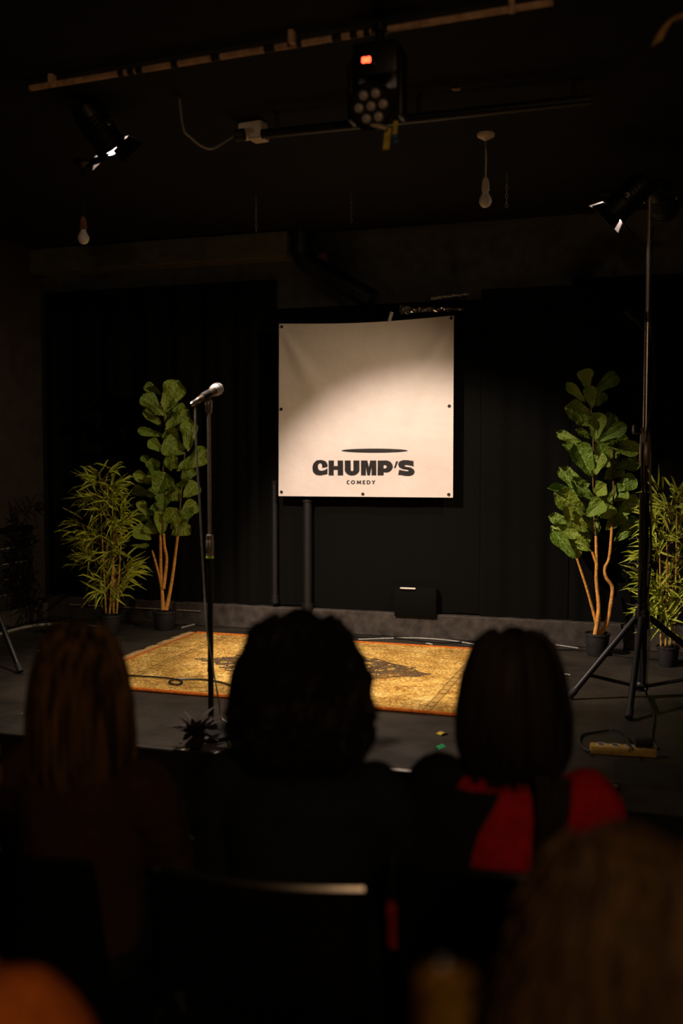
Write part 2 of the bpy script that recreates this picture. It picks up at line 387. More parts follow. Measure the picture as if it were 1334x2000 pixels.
# duct; its slanting run to the right stands in for its wall shadow
t = thing('pipe_with_shadow', at_y(588, 470, 6.36), 'thick black pipe under the ceiling above the banner, its slanting run shaped as its shadow', 'pipe')
pp = [Vector((X(588, 6.36), 6.36, 3.098)), at_y(588, 485, 6.36), at_y(600, 512, 6.36), at_y(640, 534, 6.37), at_y(700, 568, 6.37), at_y(728, 584, 6.37)]
MB().tube(spline(pp, 6), 0.062, 16).build('pipe', 'black_metal', t)
MB().tube([pp[1] + Vector((0, 0, .02)), pp[1] - Vector((0, 0, 0.035))], 0.072, 18).build('collar', 'black_metal', t)
t2 = at_y(626, 503, 6.40)
mb = MB().box(t2, (0.075, 0.05, 0.035), Matrix.Rotation(-0.5, 3, 'Y'), 0.008); mb.box(t2 + Vector((0.03, 0.01, 0.0)), (0.03, 0.06, 0.06), None, 0.006)
tag(mb.build('pipe_bracket', 'rust', None, t2), 'small rusty bracket beside the bend of the thick black pipe', 'bracket')
# low box on the wall right of the plinth with its lit top edge painted white
p, q = at_y(770, 1203, 6.33), at_y(852, 1150, 6.33)
t = thing('wall_box', ((p.x + q.x) / 2, 6.35, p.z), 'black box on the wall below the banner with its lit top edge painted white', 'box')
MB().box(((p.x + q.x) / 2, 6.355, (p.z + q.z) / 2), (q.x - p.x, 0.05, q.z - p.z), None, 0.004).build('body', 'curtain_black', t)
cx = at_y(797, 1149, 6.33)
MB().box((cx.x, 6.325, q.z - 0.004), (0.105, 0.018, 0.010), None, 0.004).build('lit_edge_strip', 'tape_white', t)
# tiled panel low on the left wall
Y0, Y1, Z0, Z1 = 5.55, 6.205, 0.515, 1.06
t = thing('tiled_panel', (XL, 5.87, Z0), 'framed panel of black chipped tiles low on the left wall', 'panel')
MB().box((XL + 0.006, (Y0 + Y1) / 2, (Z0 + Z1) / 2), (0.012, Y1 - Y0, Z1 - Z0)).build('backing', 'chipped_joint', t, smooth=False)
tile = None; nx, nz = 5, 5; dy, dz = (Y1 - Y0 - 0.05) / nx, (Z1 - Z0) / nz
for i in range(nx):
    for j in range(nz):
        c = Vector((XL + 0.014, Y0 + dy * (i + .5), Z0 + dz * (j + .5)))
        if tile is None:
            tile = MB().box(c, (0.018, dy - 0.007, dz - 0.007), None, 0.003).build('tile', 'tile_black', t, c); tile.location = c - t.location
        else:
            o = tile.copy(); col.objects.link(o); o.location = c - t.location
MB().box((XL + 0.018, Y1 - 0.022, (Z0 + Z1) / 2), (0.036, 0.045, Z1 - Z0 + 0.02), None, 0.004).build('frame_post', 'left_wall_paint', t)
MB().box((XL + 0.02, (Y0 + Y1) / 2, Z1 + 0.02), (0.04, Y1 - Y0, 0.035), None, 0.004).build('frame_rail', 'curtain_black', t)
MB().box((XL + 0.02, (Y0 + Y1) / 2, Z0 - 0.006), (0.045, Y1 - Y0, 0.012), None, 0.003).build('frame_sill', 'board_brown', t)

# ------------------------------------------------------------------ banner
YB = 6.285
def bz_top(x):
    u = (x + 2.46) / 1.19
    return 2.475 + 0.0 * u - 0.02 * math.sin(PI * min(1, max(0, u))) ** 1.2
cTL, cTR, cBR, cBL = at_y(544, 632, YB), at_y(886, 616, YB), at_y(884, 972, YB), at_y(543, 969, YB)
def bsurf(u, v):                              # u right, v up
    top = cTL.lerp(cTR, u) - Vector((0, 0, 0.021 * math.sin(PI * u) ** 1.1)); bot = cBL.lerp(cBR, u)
    p = bot.lerp(top, v); p.y = by(u, v); return p
def by(u, v):
    d = 0.020 * math.sin(PI * u) * v ** 2
    for cu in (0.0, 1.0):                     # drag folds running in from the upper corners
        du, dv = abs(u - cu), 1 - v
        a = math.atan2(dv, du + 1e-6); r = math.hypot(du, dv)
        d += 0.014 * math.exp(-((a - 1.05) / 0.16) ** 2) * min(1, r * 4) * math.exp(-(r / 0.5) ** 2)
    d += 0.004 * math.sin(v * 23 + u * 3) * (1 - u) * u * (1 - v) + 0.004 * noise.noise((u * 3, v * 4, 0))
    return YB + 0.01 - d
def uv_of(p):
    u = 0.5; v = 0.5
    for _ in range(6):
        zb = cBL.z + (cBR.z - cBL.z) * u; zt = cTL.z + (cTR.z - cTL.z) * u - 0.021 * max(0, math.sin(PI * u)) ** 1.1
        v = (p.z - zb) / (zt - zb)
        xl = cBL.x + (cTL.x - cBL.x) * v; xr = cBR.x + (cTR.x - cBR.x) * v
        u = (p.x - xl) / (xr - xl)
    return u, v
ban = thing('banner', (cBL + cBR) / 2, 'white vinyl banner with comedy lettering hanging on the black drape', 'banner')
MB().grid(bsurf, 60, 60).build('sheet', 'banner_vinyl', ban)
hem = MB().grid(lambda u, v: bsurf(u, 1 - 0.045 * v) + Vector((0, -0.0015, 0)), 60, 2); hem.build('top_hem', 'banner_vinyl', ban)
for gx, gy in ((550, 638), (881, 621), (549, 799), (877, 793), (549, 961), (708, 965), (876, 966)):
    p = at_y(gx, gy, YB); u, v = uv_of(p); p.y = by(u, v) - 0.002
    g = MB().lathe([(0.004, 0), (0.0095, -0.001), (0.0105, 0.002), (0.008, 0.004), (0.0045, 0.003)], p, (0, -1, 0), 14).build('grommet', 'satin_black_metal', ban)
    MB().lathe([(0.0055, 0.0), (0.0055, 0.0045)], p, (0, -1, 0), 10).build('eyelet_hole', 'rubber', g)
for (px, y0, y1) in ((546, 634, 612), (883, 620, 576)):
    p, q = at_y(px, y0, YB), at_y(px, y1, YB + .06); MB().tube([p - Vector((0, .004, 0)), q], 0.0018, 6).build('hanging_wire', 'steel', ban)
# lettering, outlines drawn as filled 2D shapes and laid onto the vinyl
def T(x, y): return at_y(600 + x / 6.0636, 870 + y / 6.0636, YB)
def arc(cx, cy, rx, ry, a0, a1, n=14): return [(cx + rx * math.cos(math.radians(a0 + (a1 - a0) * i / n)), cy + ry * math.sin(math.radians(a0 + (a1 - a0) * i / n))) for i in range(n + 1)]
def smooth_loop(pts, keep=()):                # round off a polygon except listed corners
    out = []; n = len(pts)
    for i, p in enumerate(pts):
        if i in keep: out.append(p); continue
        a, b = pts[i - 1], pts[(i + 1) % n]
        for s_ in (0.35, 0.12):
            out.append((p[0] + (a[0] - p[0]) * s_, p[1] + (a[1] - p[1]) * s_))
        for s_ in (0.12, 0.35): out.append((p[0] + (b[0] - p[0]) * s_, p[1] + (b[1] - p[1]) * s_))
    return out
def glyph(name, loops):
    cu = bpy.data.curves.new(name, 'CURVE'); cu.dimensions = '2D'; cu.fill_mode = 'BOTH'
    for lp in loops:
        sp = cu.splines.new('POLY'); sp.points.add(len(lp) - 1); sp.use_cyclic_u = True
        for pt, (x, y) in zip(sp.points, lp):
            q = T(x, y); pt.co = (q.x, q.z, 0, 1)
    o = bpy.data.objects.new(name, cu); col.objects.link(o)
    dg = bpy.context.evaluated_depsgraph_get(); me = bpy.data.meshes.new_from_object(o.evaluated_get(dg))
    bpy.data.objects.remove(o); bpy.data.curves.remove(cu)
    bm = bmesh.new(); bm.from_mesh(me)
    bmesh.ops.triangulate(bm, faces=bm.faces[:])
    for _ in range(3):
        es = [e for e in bm.edges if e.calc_length() > 0.018]
        if es: bmesh.ops.subdivide_edges(bm, edges=es, cuts=1); bmesh.ops.triangulate(bm, faces=bm.faces[:])
    org = ban.location
    for v in bm.verts:
        p = Vector((v.co.x, YB, v.co.y)); u, w_ = uv_of(p); v.co = Vector((p.x, by(u, w_) - 0.0016, p.z)) - org
    bmesh.ops.recalc_face_normals(bm, faces=bm.faces[:])
    bm.to_mesh(me); bm.free(); me.materials.clear(); me.materials.append(M['ink'])
    ob = bpy.data.objects.new(name, me); col.objects.link(ob); ob.parent = ban; return ob
glyph('letter_c', [smooth_loop([(236, 256), (236, 222), (214, 186), (160, 170), (105, 178), (68, 215), (56, 265), (66, 318), (100, 350), (150, 357), (205, 347), (235, 340), (235, 270), (205, 291), (168, 301), (138, 294), (122, 268), (124, 228), (148, 209), (168, 222), (172, 245), (172, 268)], (0, 11, 12, 21))])
glyph('letter_h', [[(249, 178), (312, 178), (312, 244), (356, 244), (356, 178), (420, 178), (420, 356), (356, 356), (356, 291), (308, 291), (308, 356), (249, 356)]])
glyph('letter_u', [[(440, 178), (510, 178), (510, 285)] + arc(526, 287, 16, 18, 180, 0, 8) + [(542, 285), (542, 178), (613, 178), (613, 290)] + arc(526, 287, 87, 71, 0, 180, 18) + [(440, 290)]])
glyph('letter_m', [[(632, 178), (708, 178), (726, 258), (742, 178), (814, 178), (814, 356), (757, 356), (757, 256), (738, 356), (706, 356), (690, 256), (690, 356), (632, 356)]])
glyph('letter_p', [[(832, 178), (930, 178)] + arc(930, 250, 80, 72, -90, 90, 18) + [(902, 318), (900, 356), (828, 356)], [(900, 234), (918, 234)] + arc(918, 253, 20, 19, -90, 90, 8) + [(900, 272)]])
glyph('apostrophe', [[(1050, 188), (1075, 188), (1044, 268), (1024, 268)]])
glyph('letter_s', [smooth_loop([(1256, 183), (1258, 250), (1210, 238), (1165, 232), (1147, 240), (1162, 252), (1215, 258), (1256, 280), (1271, 312), (1256, 346), (1212, 363), (1155, 362), (1108, 352), (1073, 351), (1086, 288), (1140, 300), (1188, 306), (1201, 298), (1186, 290), (1128, 282), (1088, 262), (1073, 225), (1088, 190), (1130, 174), (1185, 173), (1228, 181)], (0, 1, 13, 14))])
glyph('ground_ellipse', [arc(795, 62, 393, 25, 0, 355, 48)])
def small(name, lp): glyph('small_letter_' + name, lp)
small('c', [arc(483, 437, 22, 24, -50, -310, 16) + arc(484, 437, 11, 13, -310, -50, 12)])
small('o', [arc(537, 437, 25, 24, 0, 345, 20), arc(537, 437, 13, 13, 0, 345, 16)])
small('m', [[(581, 460), (586, 414), (597, 414), (608, 438), (619, 414), (630, 414), (635, 460), (623, 460), (621, 436), (611, 457), (605, 457), (595, 436), (593, 460)]])
small('e', [[(651, 414), (683, 414), (683, 424), (663, 424), (663, 432), (680, 432), (680, 441), (663, 441), (663, 450), (684, 450), (684, 460), (651, 460)]])
small('d', [[(700, 414), (720, 414)] + arc(720, 437, 25, 23, -90, 90, 12) + [(700, 460)], [(712, 424), (719, 424)] + arc(719, 437, 14, 13, -90, 90, 10) + [(712, 450)]])
small('y', [[(757, 414), (771, 414), (780, 430), (789, 414), (803, 414), (786, 441), (786, 460), (774, 460), (774, 441)]])
# crumpled silver tape and strap above the banner
def crumple(name, px0, py0, px1, py1, hgt, amp, mat, label, cat, Y=6.33, seed=1):
    p, q = at_y(px0, py0, Y), at_y(px1, py1, Y)
    def fn(u, v):
        b = p.lerp(q, u); h = hgt * (1 - 0.75 * u ** 0.6)
        return b + Vector((0, amp * noise.noise((u * 14, v * 3, seed)), (v - .5) * h + amp * 0.7 * noise.noise((u * 11, v * 4, seed + 7))))
    return tag(MB().grid(fn, 40, 5).build(name, mat, None, p), label, cat)
crumple('silver_tape', 780, 606, 905, 604, 0.055, 0.03, 'silver_tape', 'crumpled silver tape above the right end of the banner', 'tape')
crumple('plastic_strip', 842, 583, 916, 574, 0.022, 0.015, 'cable_grey', 'dull grey plastic strip above the crumpled silver tape', 'tape', seed=3)
p = at_y(763, 618, 6.30)
tag(MB().box(p, (0.022, 0.006, 0.06), Matrix.Rotation(0.3, 3, 'Y'), 0.002).build('fabric_strap', 'tape_white', None, p), 'short pale strap holding the top edge of the banner', 'strap')

# ------------------------------------------------------------------ rug
rx0, rx1, ry0, ry1 = -2.935, -0.765, 4.475, 6.04
rc = Vector(((rx0 + rx1) / 2, (ry0 + ry1) / 2, S)); hw, hd = (rx1 - rx0) / 2, (ry1 - ry0) / 2
rug = thing('persian_rug', rc, 'worn golden patterned rug lying on the black stage', 'rug')
def rz(x, y): return S + 0.010 + 0.004 * noise.noise((x * 2, y * 2, 3)) + 0.006 * max(0, noise.noise((x * 3.0, 1, 5))) * (1 if y < ry0 + 0.1 else 0)
mb = MB().grid(lambda u, v: Vector((rx0 + 2 * hw * u, ry0 + 2 * hd * v + 0.012 * noise.noise((u * 5, v * 2, 1)), rz(rx0 + 2 * hw * u, ry0 + 2 * hd * v))), 60, 44)
mb.build('pile', 'rug_pile', rug)
for yy, sgn in ((ry0, -1), (ry1, 1)):
    v = 0 if sgn < 0 else 1
    pts = [Vector((rx0 + 2 * hw * i / 60, yy + 0.012 * noise.noise((i / 60 * 5, v * 2, 1)), rz(rx0 + 2 * hw * i / 60, yy) - 0.003)) for i in range(61)]
    MB().tube(pts, 0.011, 8).build('binding', 'rug_binding', rug)
for ex, sgn in ((rx0, -1), (rx1, 1)):
    MB().box((ex + sgn * 0.006, rc.y, S + 0.008), (0.02, 2 * hd, 0.012), None, 0.004).build('end_band', 'rug_binding', rug)
    fr = MB()
    for i in range(150):
        y = ry0 + 2 * hd * (i + .5) / 150; a = 0.25 * noise.noise((y * 6, sgn, 0)) * 2 + random.uniform(-.25, .25); L = random.uniform(0.05, 0.085)
        p = Vector((ex + sgn * 0.012, y, S + 0.009)); d = Vector((sgn * math.cos(a), math.sin(a), 0))
        fr.tube([p, p + d * L * .5 + Vector((0, 0, 0.006 * random.random())), p + d * L + Vector((0, random.uniform(-.01, .01), -0.005))], [0.0045, 0.004, 0.002], 4)
    tag(fr.build('fringe', 'fringe', rug), None, None, None, 'stuff')

# ------------------------------------------------------------------ microphone, stand, cable
mb0 = at_z(405, 1440, S); mx, my = mb0.x + 0.004, mb0.y + 0.03
ms = thing('microphone_stand', (mx, my, S), 'black straight microphone stand with a steel upper tube near the stage edge', 'microphone stand')
MB().lathe([(0.106, 0), (0.11, 0.006), (0.108, 0.016), (0.085, 0.026), (0.03, 0.032), (0.026, 0.05), (0.016, 0.052)], (mx, my, S), n=32).build('base', 'black_metal', ms)
zc = at_d(405, 1090, 4.17).z; zt = at_d(405, 790, 4.16).z
zc0, zc1 = at_d(405, 1090, 4.17).z, at_d(405, 1047, 4.17).z
MB().tube([(mx, my, S + 0.03), (mx, my, zc0)], 0.0125, 14).build('lower_tube', 'black_metal', ms)
MB().lathe([(0.0135, 0), (0.015, 0.004), (0.0135, 0.03), (0.0135, 0.05)], (mx, my, at_d(405, 1318, 4.2).z), n=14).build('joint_ring', 'black_metal', ms)
MB().tube([(mx, my, zc0), (mx, my, zt)], 0.0068, 12).build('upper_tube', 'mic_tube', ms)
H = zc1 - zc0
cl = MB().lathe([(0.0125, 0), (0.0155, 0.004), (0.0155, H * .12), (0.0145, H * .16), (0.016, H * .2), (0.016, H * .75), (0.0145, H * .8), (0.0155, H * .84), (0.0145, H), (0.008, H * 1.02)], (mx, my, zc0), n=20).build('height_clutch', 'mic_tube', ms)
MB().lathe([(0.013, -0.008), (0.0165, -0.007), (0.0165, 0.001), (0.013, 0.002)], (mx, my, zc0), n=20).build('marker_ring', 'neon', cl)
# clip: swivel joint and cradle
MB().lathe([(0.010, -0.035), (0.0125, -0.03), (0.0125, -0.008), (0.0145, -0.004), (0.0145, 0.016), (0.011, 0.022)], (mx, my, zt), n=16).build('thread_adapter', 'mic_tube', ms)
hp = at_d(424, 760, 4.26); tail = at_d(380, 786, 4.10)
d = (hp - tail).normalized(); mid = tail.lerp(hp, 0.55)
cp = Vector((mx, my, zt + 0.015)); clipc = hp - d * 0.095
MB().tube([cp, cp.lerp(clipc, .6), clipc - Vector((0, 0, 0.012))], [0.012, 0.011, 0.010], 10).build('swivel', 'rubber', ms)
MB().lathe([(0.0165, -0.028), (0.018, -0.026), (0.0185, 0.022), (0.017, 0.026)], clipc, d, 18).build('clip_cradle', 'rubber', ms)
mic = thing('microphone', hp - d * 0.17, 'handheld microphone with a pale round grille clipped on top of the stand', 'microphone')
MB().lathe([(0.009, 0), (0.0115, 0.004), (0.0115, 0.02), (0.0125, 0.03), (0.016, 0.10), (0.0185, 0.128), (0.021, 0.133)], hp - d * 0.165, d, 22).build('body', 'mic_body', mic)
gr = MB().lathe([(0.020, -0.034), (0.0235, -0.026), (0.0255, -0.010), (0.0255, 0.0), (0.0245, 0.010), (0.0205, 0.019), (0.013, 0.0245), (0.005, 0.026)], hp, d, 26).build('grille', 'grille', mic)
MB().lathe([(0.0256, -0.004), (0.0268, -0.003), (0.0268, 0.003), (0.0256, 0.004)], hp - d * 0.002, d, 26).build('grille_band', 'steel', gr)
MB().lathe([(0.0055, -0.055), (0.008, -0.05), (0.0095, -0.04), (0.0095, -0.004), (0.0105, -0.002), (0.0105, 0.004)], hp - d * 0.165, d, 16).build('cable_plug', 'steel', mic)
ce = hp - d * 0.215
def atm(x, y, d_=4.16): return at_d(x, y, d_)
cpts = [ce, atm(381, 793), atm(382, 830), atm(385, 900), atm(390, 980), atm(394, 1060), atm(396, 1100, 4.17), atm(399, 1150, 4.17), atm(404, 1230, 4.15), atm(415, 1300, 4.15), atm(428, 1372, 4.17), at_z(431, 1400, S + 0.012), at_z(445, 1412, S + 0.008)]
cb = thing('microphone_cable', (mx, my, S), 'thin cable hanging from the microphone down beside its stand', 'cable')
MB().tube(spline(cpts, 6), 0.0036, 7).build('cord', 'cable_grey', cb)
rp = [at_z(x, y, S + 0.017) for x, y in ((215, 1316), (262, 1320), (300, 1322), (340, 1326), (356, 1332), (345, 1337), (330, 1333), (340, 1327), (370, 1326), (405, 1328), (440, 1335), (470, 1348))]
tag(MB().tube(spline(rp, 8), 0.0045, 7).build('floor_cable', 'cable_black', None, rp[0]), 'black cable with a small loop lying across the rug', 'cable')

# ------------------------------------------------------------------ plants
def leaf_mesh(name, prof, cup, wave, droop, mat, nu=4, nv=8):
    mb = MB()
    def fn(u, v):
        if isinstance(prof[0], tuple):
            j = round(v * nv); v, wd = prof[j]
        else:
            k = v * (len(prof) - 1); i = min(int(k), len(prof) - 2); wd = prof[i] + (prof[i + 1] - prof[i]) * (k - i)
        x = (u - .5) * wd
        return Vector((x, v, cup * abs(u - .5) * wd * 1.2 + wave * math.sin(v * 9 + u * 5) * abs(u - .5) - droop * v * v))
    mb.grid(fn, nu, nv); me = mb.mesh(name); me.materials.append(M[mat]); return me
FP = [(0, .04), (.1, .27), (.22, .48), (.35, .58), (.48, .72), (.6, .87), (.72, .96), (.82, .95), (.9, .80), (.955, .58), (.985, .34), (1.0, .10)]
figs = [leaf_mesh('fig_leaf', FP, c_, w_, d_, 'fig_leaf', 4, 11) for c_, w_, d_ in ((0.25, 0.12, 0.10), (0.12, 0.2, 0.22), (0.35, 0.1, -0.08), (-0.1, 0.2, 0.15))]
BP = [0.1, 0.7, 1.0, 0.9, 0.65, 0.35, 0.02]
bams = [leaf_mesh('bamboo_leaf', [p_ * 0.16 for p_ in BP], 0.5, 0.0, d_, 'bamboo_leaf', 2, 5) for d_ in (0.1, 0.3, -0.1, 0.5)]
def put_leaf(meshes, root, name, B, Tt, wid, nrm):
    yv = Tt - B; L = yv.length; yv.normalize(); z = nrm - yv * nrm.dot(yv)
    z = z.normalized() if z.length > 1e-3 else yv.orthogonal().normalized(); x = yv.cross(z)
    o = bpy.data.objects.new(name, random.choice(meshes)); col.objects.link(o); o.parent = root
    m = Matrix((x * wid, yv * L, z * L)).transposed().to_4x4(); m.translation = B - root.location; o.matrix_local = m
    return o
def pot(root, c, r, h, mat='pot_black'):
    po = MB().lathe([(r * .74, 0), (r * .78, 0.004), (r * .93, h * .88), (r * 1.0, h * .9), (r * 1.0, h), (r * .9, h), (r * .88, h * .9)], c, n=24).build('pot', mat, root)
    MB().lathe([(r * .88, h * .86), (r * .5, h * .9), (0.01, h * .91)], c, n=20).build('soil', 'soil', root)
def fig_plant(px, py, potw, poth, label, crop, trunks, leaves, stems):
    base = at_z(px, py, S); D = (base - CAM).dot(FW); x0, y0, sc_ = crop
    root = thing('fig_plant', base, label, 'plant', 'potted fiddle leaf figs')
    pot(root, base, potw, poth)
    P = lambda x, y, dd=0: at_d(x0 + x / sc_, y0 + y / sc_, D + dd)
    for tr, r in trunks:
        pts = spline([P(*q) for q in tr], 6)
        mb = MB().tube(pts, [r * (1.25 - 0.45 * i / len(pts)) + 0.0015 * noise.noise((i * .9, r * 99, 0)) for i in range(len(pts))], 9)
        mb.build('trunk', 'bark', root)
    for sm in stems: MB().tube(spline([P(*q) for q in sm], 6), 0.0045, 7).build('stem', 'stem_green', root)
    for i, (bx, by_, tx, ty, wd, dark) in enumerate(leaves):
        db = random.uniform(-0.03, 0.03) if not dark else random.uniform(0.02, 0.07)
        dt = db + (random.uniform(-0.09, 0.0) if not dark else random.uniform(-0.06, 0.04))
        B, Tp = P(bx, by_, db), P(tx, ty, dt)
        nr = -ray(x0 + bx / sc_, y0 + by_ / sc_).normalized()
        nr = nr + RT * (random.uniform(-.4, .1) if not dark else random.uniform(0.1, 0.7)) + Vector((0, 0, random.uniform(-.1, .35)))
        put_leaf(figs, root, 'leaf', B, Tp, 1.25 * wd / sc_ / FPX * D, nr)
    return root, P
RL = [(320, 195, 298, 64, 88, 0), (345, 315, 322, 172, 70, 0), (308, 275, 185, 155, 55, 0), (350, 215, 492, 104, 85, 1), (342, 372, 163, 308, 112, 0), (360, 525, 388, 340, 98, 0),
      (335, 505, 248, 448, 45, 1), (362, 535, 478, 345, 95, 1), (380, 525, 565, 428, 75, 0), (300, 545, 122, 468, 52, 0), (346, 748, 233, 535, 122, 0), (350, 745, 402, 598, 75, 0),
      (460, 672, 375, 528, 75, 0), (392, 525, 642, 585, 85, 1), (278, 872, 137, 695, 62, 0), (275, 795, 165, 690, 72, 1), (302, 985, 118, 848, 122, 0), (302, 872, 55, 822, 55, 1),
      (346, 885, 262, 808, 62, 0), (308, 995, 415, 898, 102, 0), (330, 1002, 465, 845, 115, 1), (212, 1034, 80, 998, 62, 0), (196, 1034, 186, 932, 52, 0), (342, 1215, 98, 1055, 112, 1),
      (246, 1264, 92, 1082, 78, 0), (330, 1185, 225, 1008, 102, 1), (376, 1118, 335, 985, 95, 1), (480, 1155, 645, 1005, 95, 1), (482, 692, 645, 648, 80, 1), (480, 1002, 642, 878, 95, 1),
      (470, 832, 622, 755, 95, 1), (246, 1264, 275, 1175, 55, 1), (470, 565, 562, 498, 80, 1), (440, 900, 560, 820, 100, 1), (350, 640, 260, 560, 90, 1), (345, 420, 250, 360, 80, 1), (355, 300, 430, 215, 80, 1), (320, 1090, 180, 985, 90, 0), (350, 1010, 250, 930, 95, 1), (360, 860, 440, 790, 90, 0), (400, 1010, 470, 930, 95, 1), (470, 960, 560, 900, 90, 1), (420, 470, 520, 470, 80, 1), (350, 680, 440, 620, 90, 0), (330, 790, 230, 800, 80, 1), (300, 1120, 150, 1090, 80, 1), (420, 760, 520, 680, 100, 1), (430, 1080, 540, 960, 100, 1),
      (400, 640, 500, 560, 90, 1), (300, 640, 150, 545, 60, 1), (330, 900, 200, 760, 80, 1)]
RT_TR = [([(385, 1740, 0), (365, 1655, 0), (310, 1450, -.02), (248, 1262, -.03)], 0.0085), ([(362, 1742, -.02), (375, 1660, -.02), (384, 1560, -.01), (370, 1400, 0), (371, 1290, 0), (368, 1120, .02)], 0.0110),
         ([(392, 1742, 0), (432, 1676, .02), (462, 1540, .03), (470, 1440, .03), (432, 1380, .02), (424, 1320, .02), (452, 1250, .02), (470, 1045, .03)], 0.0110), ([(374, 1300, 0), (344, 1220, 0)], 0.0085), ([(365, 1742, .02), (388, 1640, .02), (384, 1560, 0)], 0.0085)]
fig_plant(1166, 1279, 0.078, 0.135, 'tall bright fiddle leaf fig with three orange stems in black pot right of the banner', (1050, 700, 3.2256), RT_TR, RL, [[(368, 1140, .02), (350, 900, .03), (350, 500, .03), (330, 230, .02)], [(470, 1060, .03), (478, 840, .03), (470, 560, .03)]])
LL = [(800, 365, 632, 212, 112, 0), (800, 325, 905, 105, 155, 0), (780, 205, 652, 138, 72, 1), (812, 475, 980, 318, 112, 0), (790, 455, 648, 318, 72, 1), (968, 660, 798, 565, 155, 0), (992, 645, 995, 405, 115, 0),
      (905, 800, 1135, 635, 125, 0), (792, 645, 678, 555, 82, 0), (736, 835, 705, 690, 92, 0), (862, 805, 838, 695, 80, 1), (742, 982, 815, 808, 165, 0), (790, 1105, 802, 975, 105, 0), (888, 925, 1005, 888, 52, 0),
      (782, 1305, 768, 1105, 112, 1), (902, 1325, 922, 1105, 112, 1), (702, 1335, 565, 1245, 112, 1), (538, 1385, 675, 1378, 35, 0), (702, 905, 565, 818, 82, 1), (702, 1005, 555, 935, 82, 1), (952, 1005, 1065, 895, 112, 1),
      (922, 1155, 1055, 1045, 112, 1), (662, 1155, 598, 1045, 80, 1), (812, 525, 595, 478, 60, 1), (962, 485, 908, 435, 60, 1), (702, 1185, 555, 1125, 82, 1), (800, 420, 900, 250, 120, 1), (790, 560, 900, 480, 110, 1), (800, 760, 900, 700, 120, 1), (790, 880, 690, 800, 110, 1), (780, 1010, 680, 930, 110, 1), (800, 1010, 920, 960, 120, 1), (790, 1150, 690, 1080, 110, 1), (800, 1200, 900, 1100, 120, 1), (860, 1300, 1000, 1230, 100, 1), (760, 1290, 660, 1210, 100, 1), (940, 870, 1030, 780, 110, 1), (930, 1120, 1030, 1150, 100, 1), (850, 1250, 980, 1180, 110, 1), (700, 760, 640, 670, 60, 0), (860, 330, 975, 300, 70, 1)]
LT = [([(790, 1885, 0), (780, 1700, 0), (740, 1530, 0), (708, 1420, 0)], 0.0085), ([(798, 1885, 0), (778, 1600, 0), (775, 1400, 0), (772, 1300, .01)], 0.010), ([(798, 1720, -.01), (822, 1500, 0), (805, 1380, 0), (800, 1290, .02)], 0.010),
      ([(820, 1885, 0), (845, 1760, 0), (872, 1600, 0), (908, 1310, 0)], 0.0115)]
fig_plant(322, 1229, 0.085, 0.13, 'dim fiddle leaf fig with orange stems behind the microphone cable', (120, 720, 4.0), LT, LL, [[(800, 1310, .02), (790, 900, .04), (812, 480, .03), (800, 300, .03)], [(908, 1330, 0), (950, 800, .04), (965, 660, .03)]])
def bamboo(px, py, potr, poth, label, canes, x_range, ytop, ybot, ncl, seed):
    random.seed(seed); base = at_z(px, py, S); D = (base - CAM).dot(FW)
    root = thing('bamboo_plant', base, label, 'plant', 'potted artificial bamboos')
    pot(root, base, potr, poth)
    for (xa, ya, xb, yb, r) in canes:
        p, q = at_d(xa, ya, D), at_d(xb, yb, D + random.uniform(-.03, .03)); pts = [p.lerp(q, i / 12) + Vector((0.004 * noise.noise((i, xa, 0)), 0, 0)) for i in range(13)]
        c_ = MB().tube(pts, [r * (1.0 - 0.5 * i / 12) for i in range(13)], 7).build('cane', 'cane', root)
        kn = MB()
        for i in range(1, 12, 2): kn.tube([pts[i] - Vector((0, 0, .003)), pts[i] + Vector((0, 0, .003))], r * (1.25 - 0.5 * i / 12), 7)
        kn.build('cane_nodes', 'cane', c_)
    n = 0; rest = MB()
    for k in range(ncl):
        v = (k + random.random()) / ncl; yy = ybot + (ytop - ybot) * v
        xl, xr = x_range(v); xx = random.uniform(xl, xr); xm = (xl + xr) / 2
        dd = random.uniform(-0.14, 0.14); C = at_d(xx, yy, D + dd)
        out = RT * ((xx - xm) / (xr - xl + 1) * 1.8) + FW * (dd * 4)
        cx_ = canes[random.randrange(len(canes))]; st = at_d(cx_[0] + (cx_[2] - cx_[0]) * max(0, (cx_[1] - yy - 25) / (cx_[1] - cx_[3])), min(yy + 30, cx_[1] - 8), D)
        if (st - C).length < 0.42: MB().tube([st, st.lerp(C, .5) + Vector((0, 0, .015)), C], [0.0022, 0.0018, 0.0012], 5).build('twig', 'stem_green', root)
        for j in range(13):
            dv = (out + Vector((random.uniform(-.7, .7), random.uniform(-.7, .7), random.uniform(-.6, 1.0)))).normalized()
            L = random.uniform(0.08, 0.17); Bp = C + dv * 0.005 + Vector((random.uniform(-.03, .03), random.uniform(-.03, .03), random.uniform(-.04, .04))) * (j > 3); nv_ = Vector((random.uniform(-.6, .6), -1, random.uniform(0, .8)))
            if j < 7 and n < 298: put_leaf(bams, root, 'leaf', Bp, Bp + dv * L, random.uniform(.075, .105), nv_); n += 1
            else:
                zv = (nv_ - dv * nv_.dot(dv)).normalized(); xv = dv.cross(zv) * 0.09; q0 = Bp + dv * L * .35 + zv * .006; q1 = Bp + dv * L * .7 + zv * .006
                rest.add([Bp, q0 - xv * .07, q0 - zv * .004, q0 + xv * .07, q1 - xv * .055, q1 - zv * .005, q1 + xv * .055, Bp + dv * L - Vector((0, 0, L * .15))],
                         [(0, 2, 1), (0, 3, 2), (1, 2, 5, 4), (2, 3, 6, 5), (4, 5, 7), (5, 6, 7)])
    tag(rest.build('fine_leaves', 'bamboo_leaf', root), None, None, None, 'stuff')
    return root
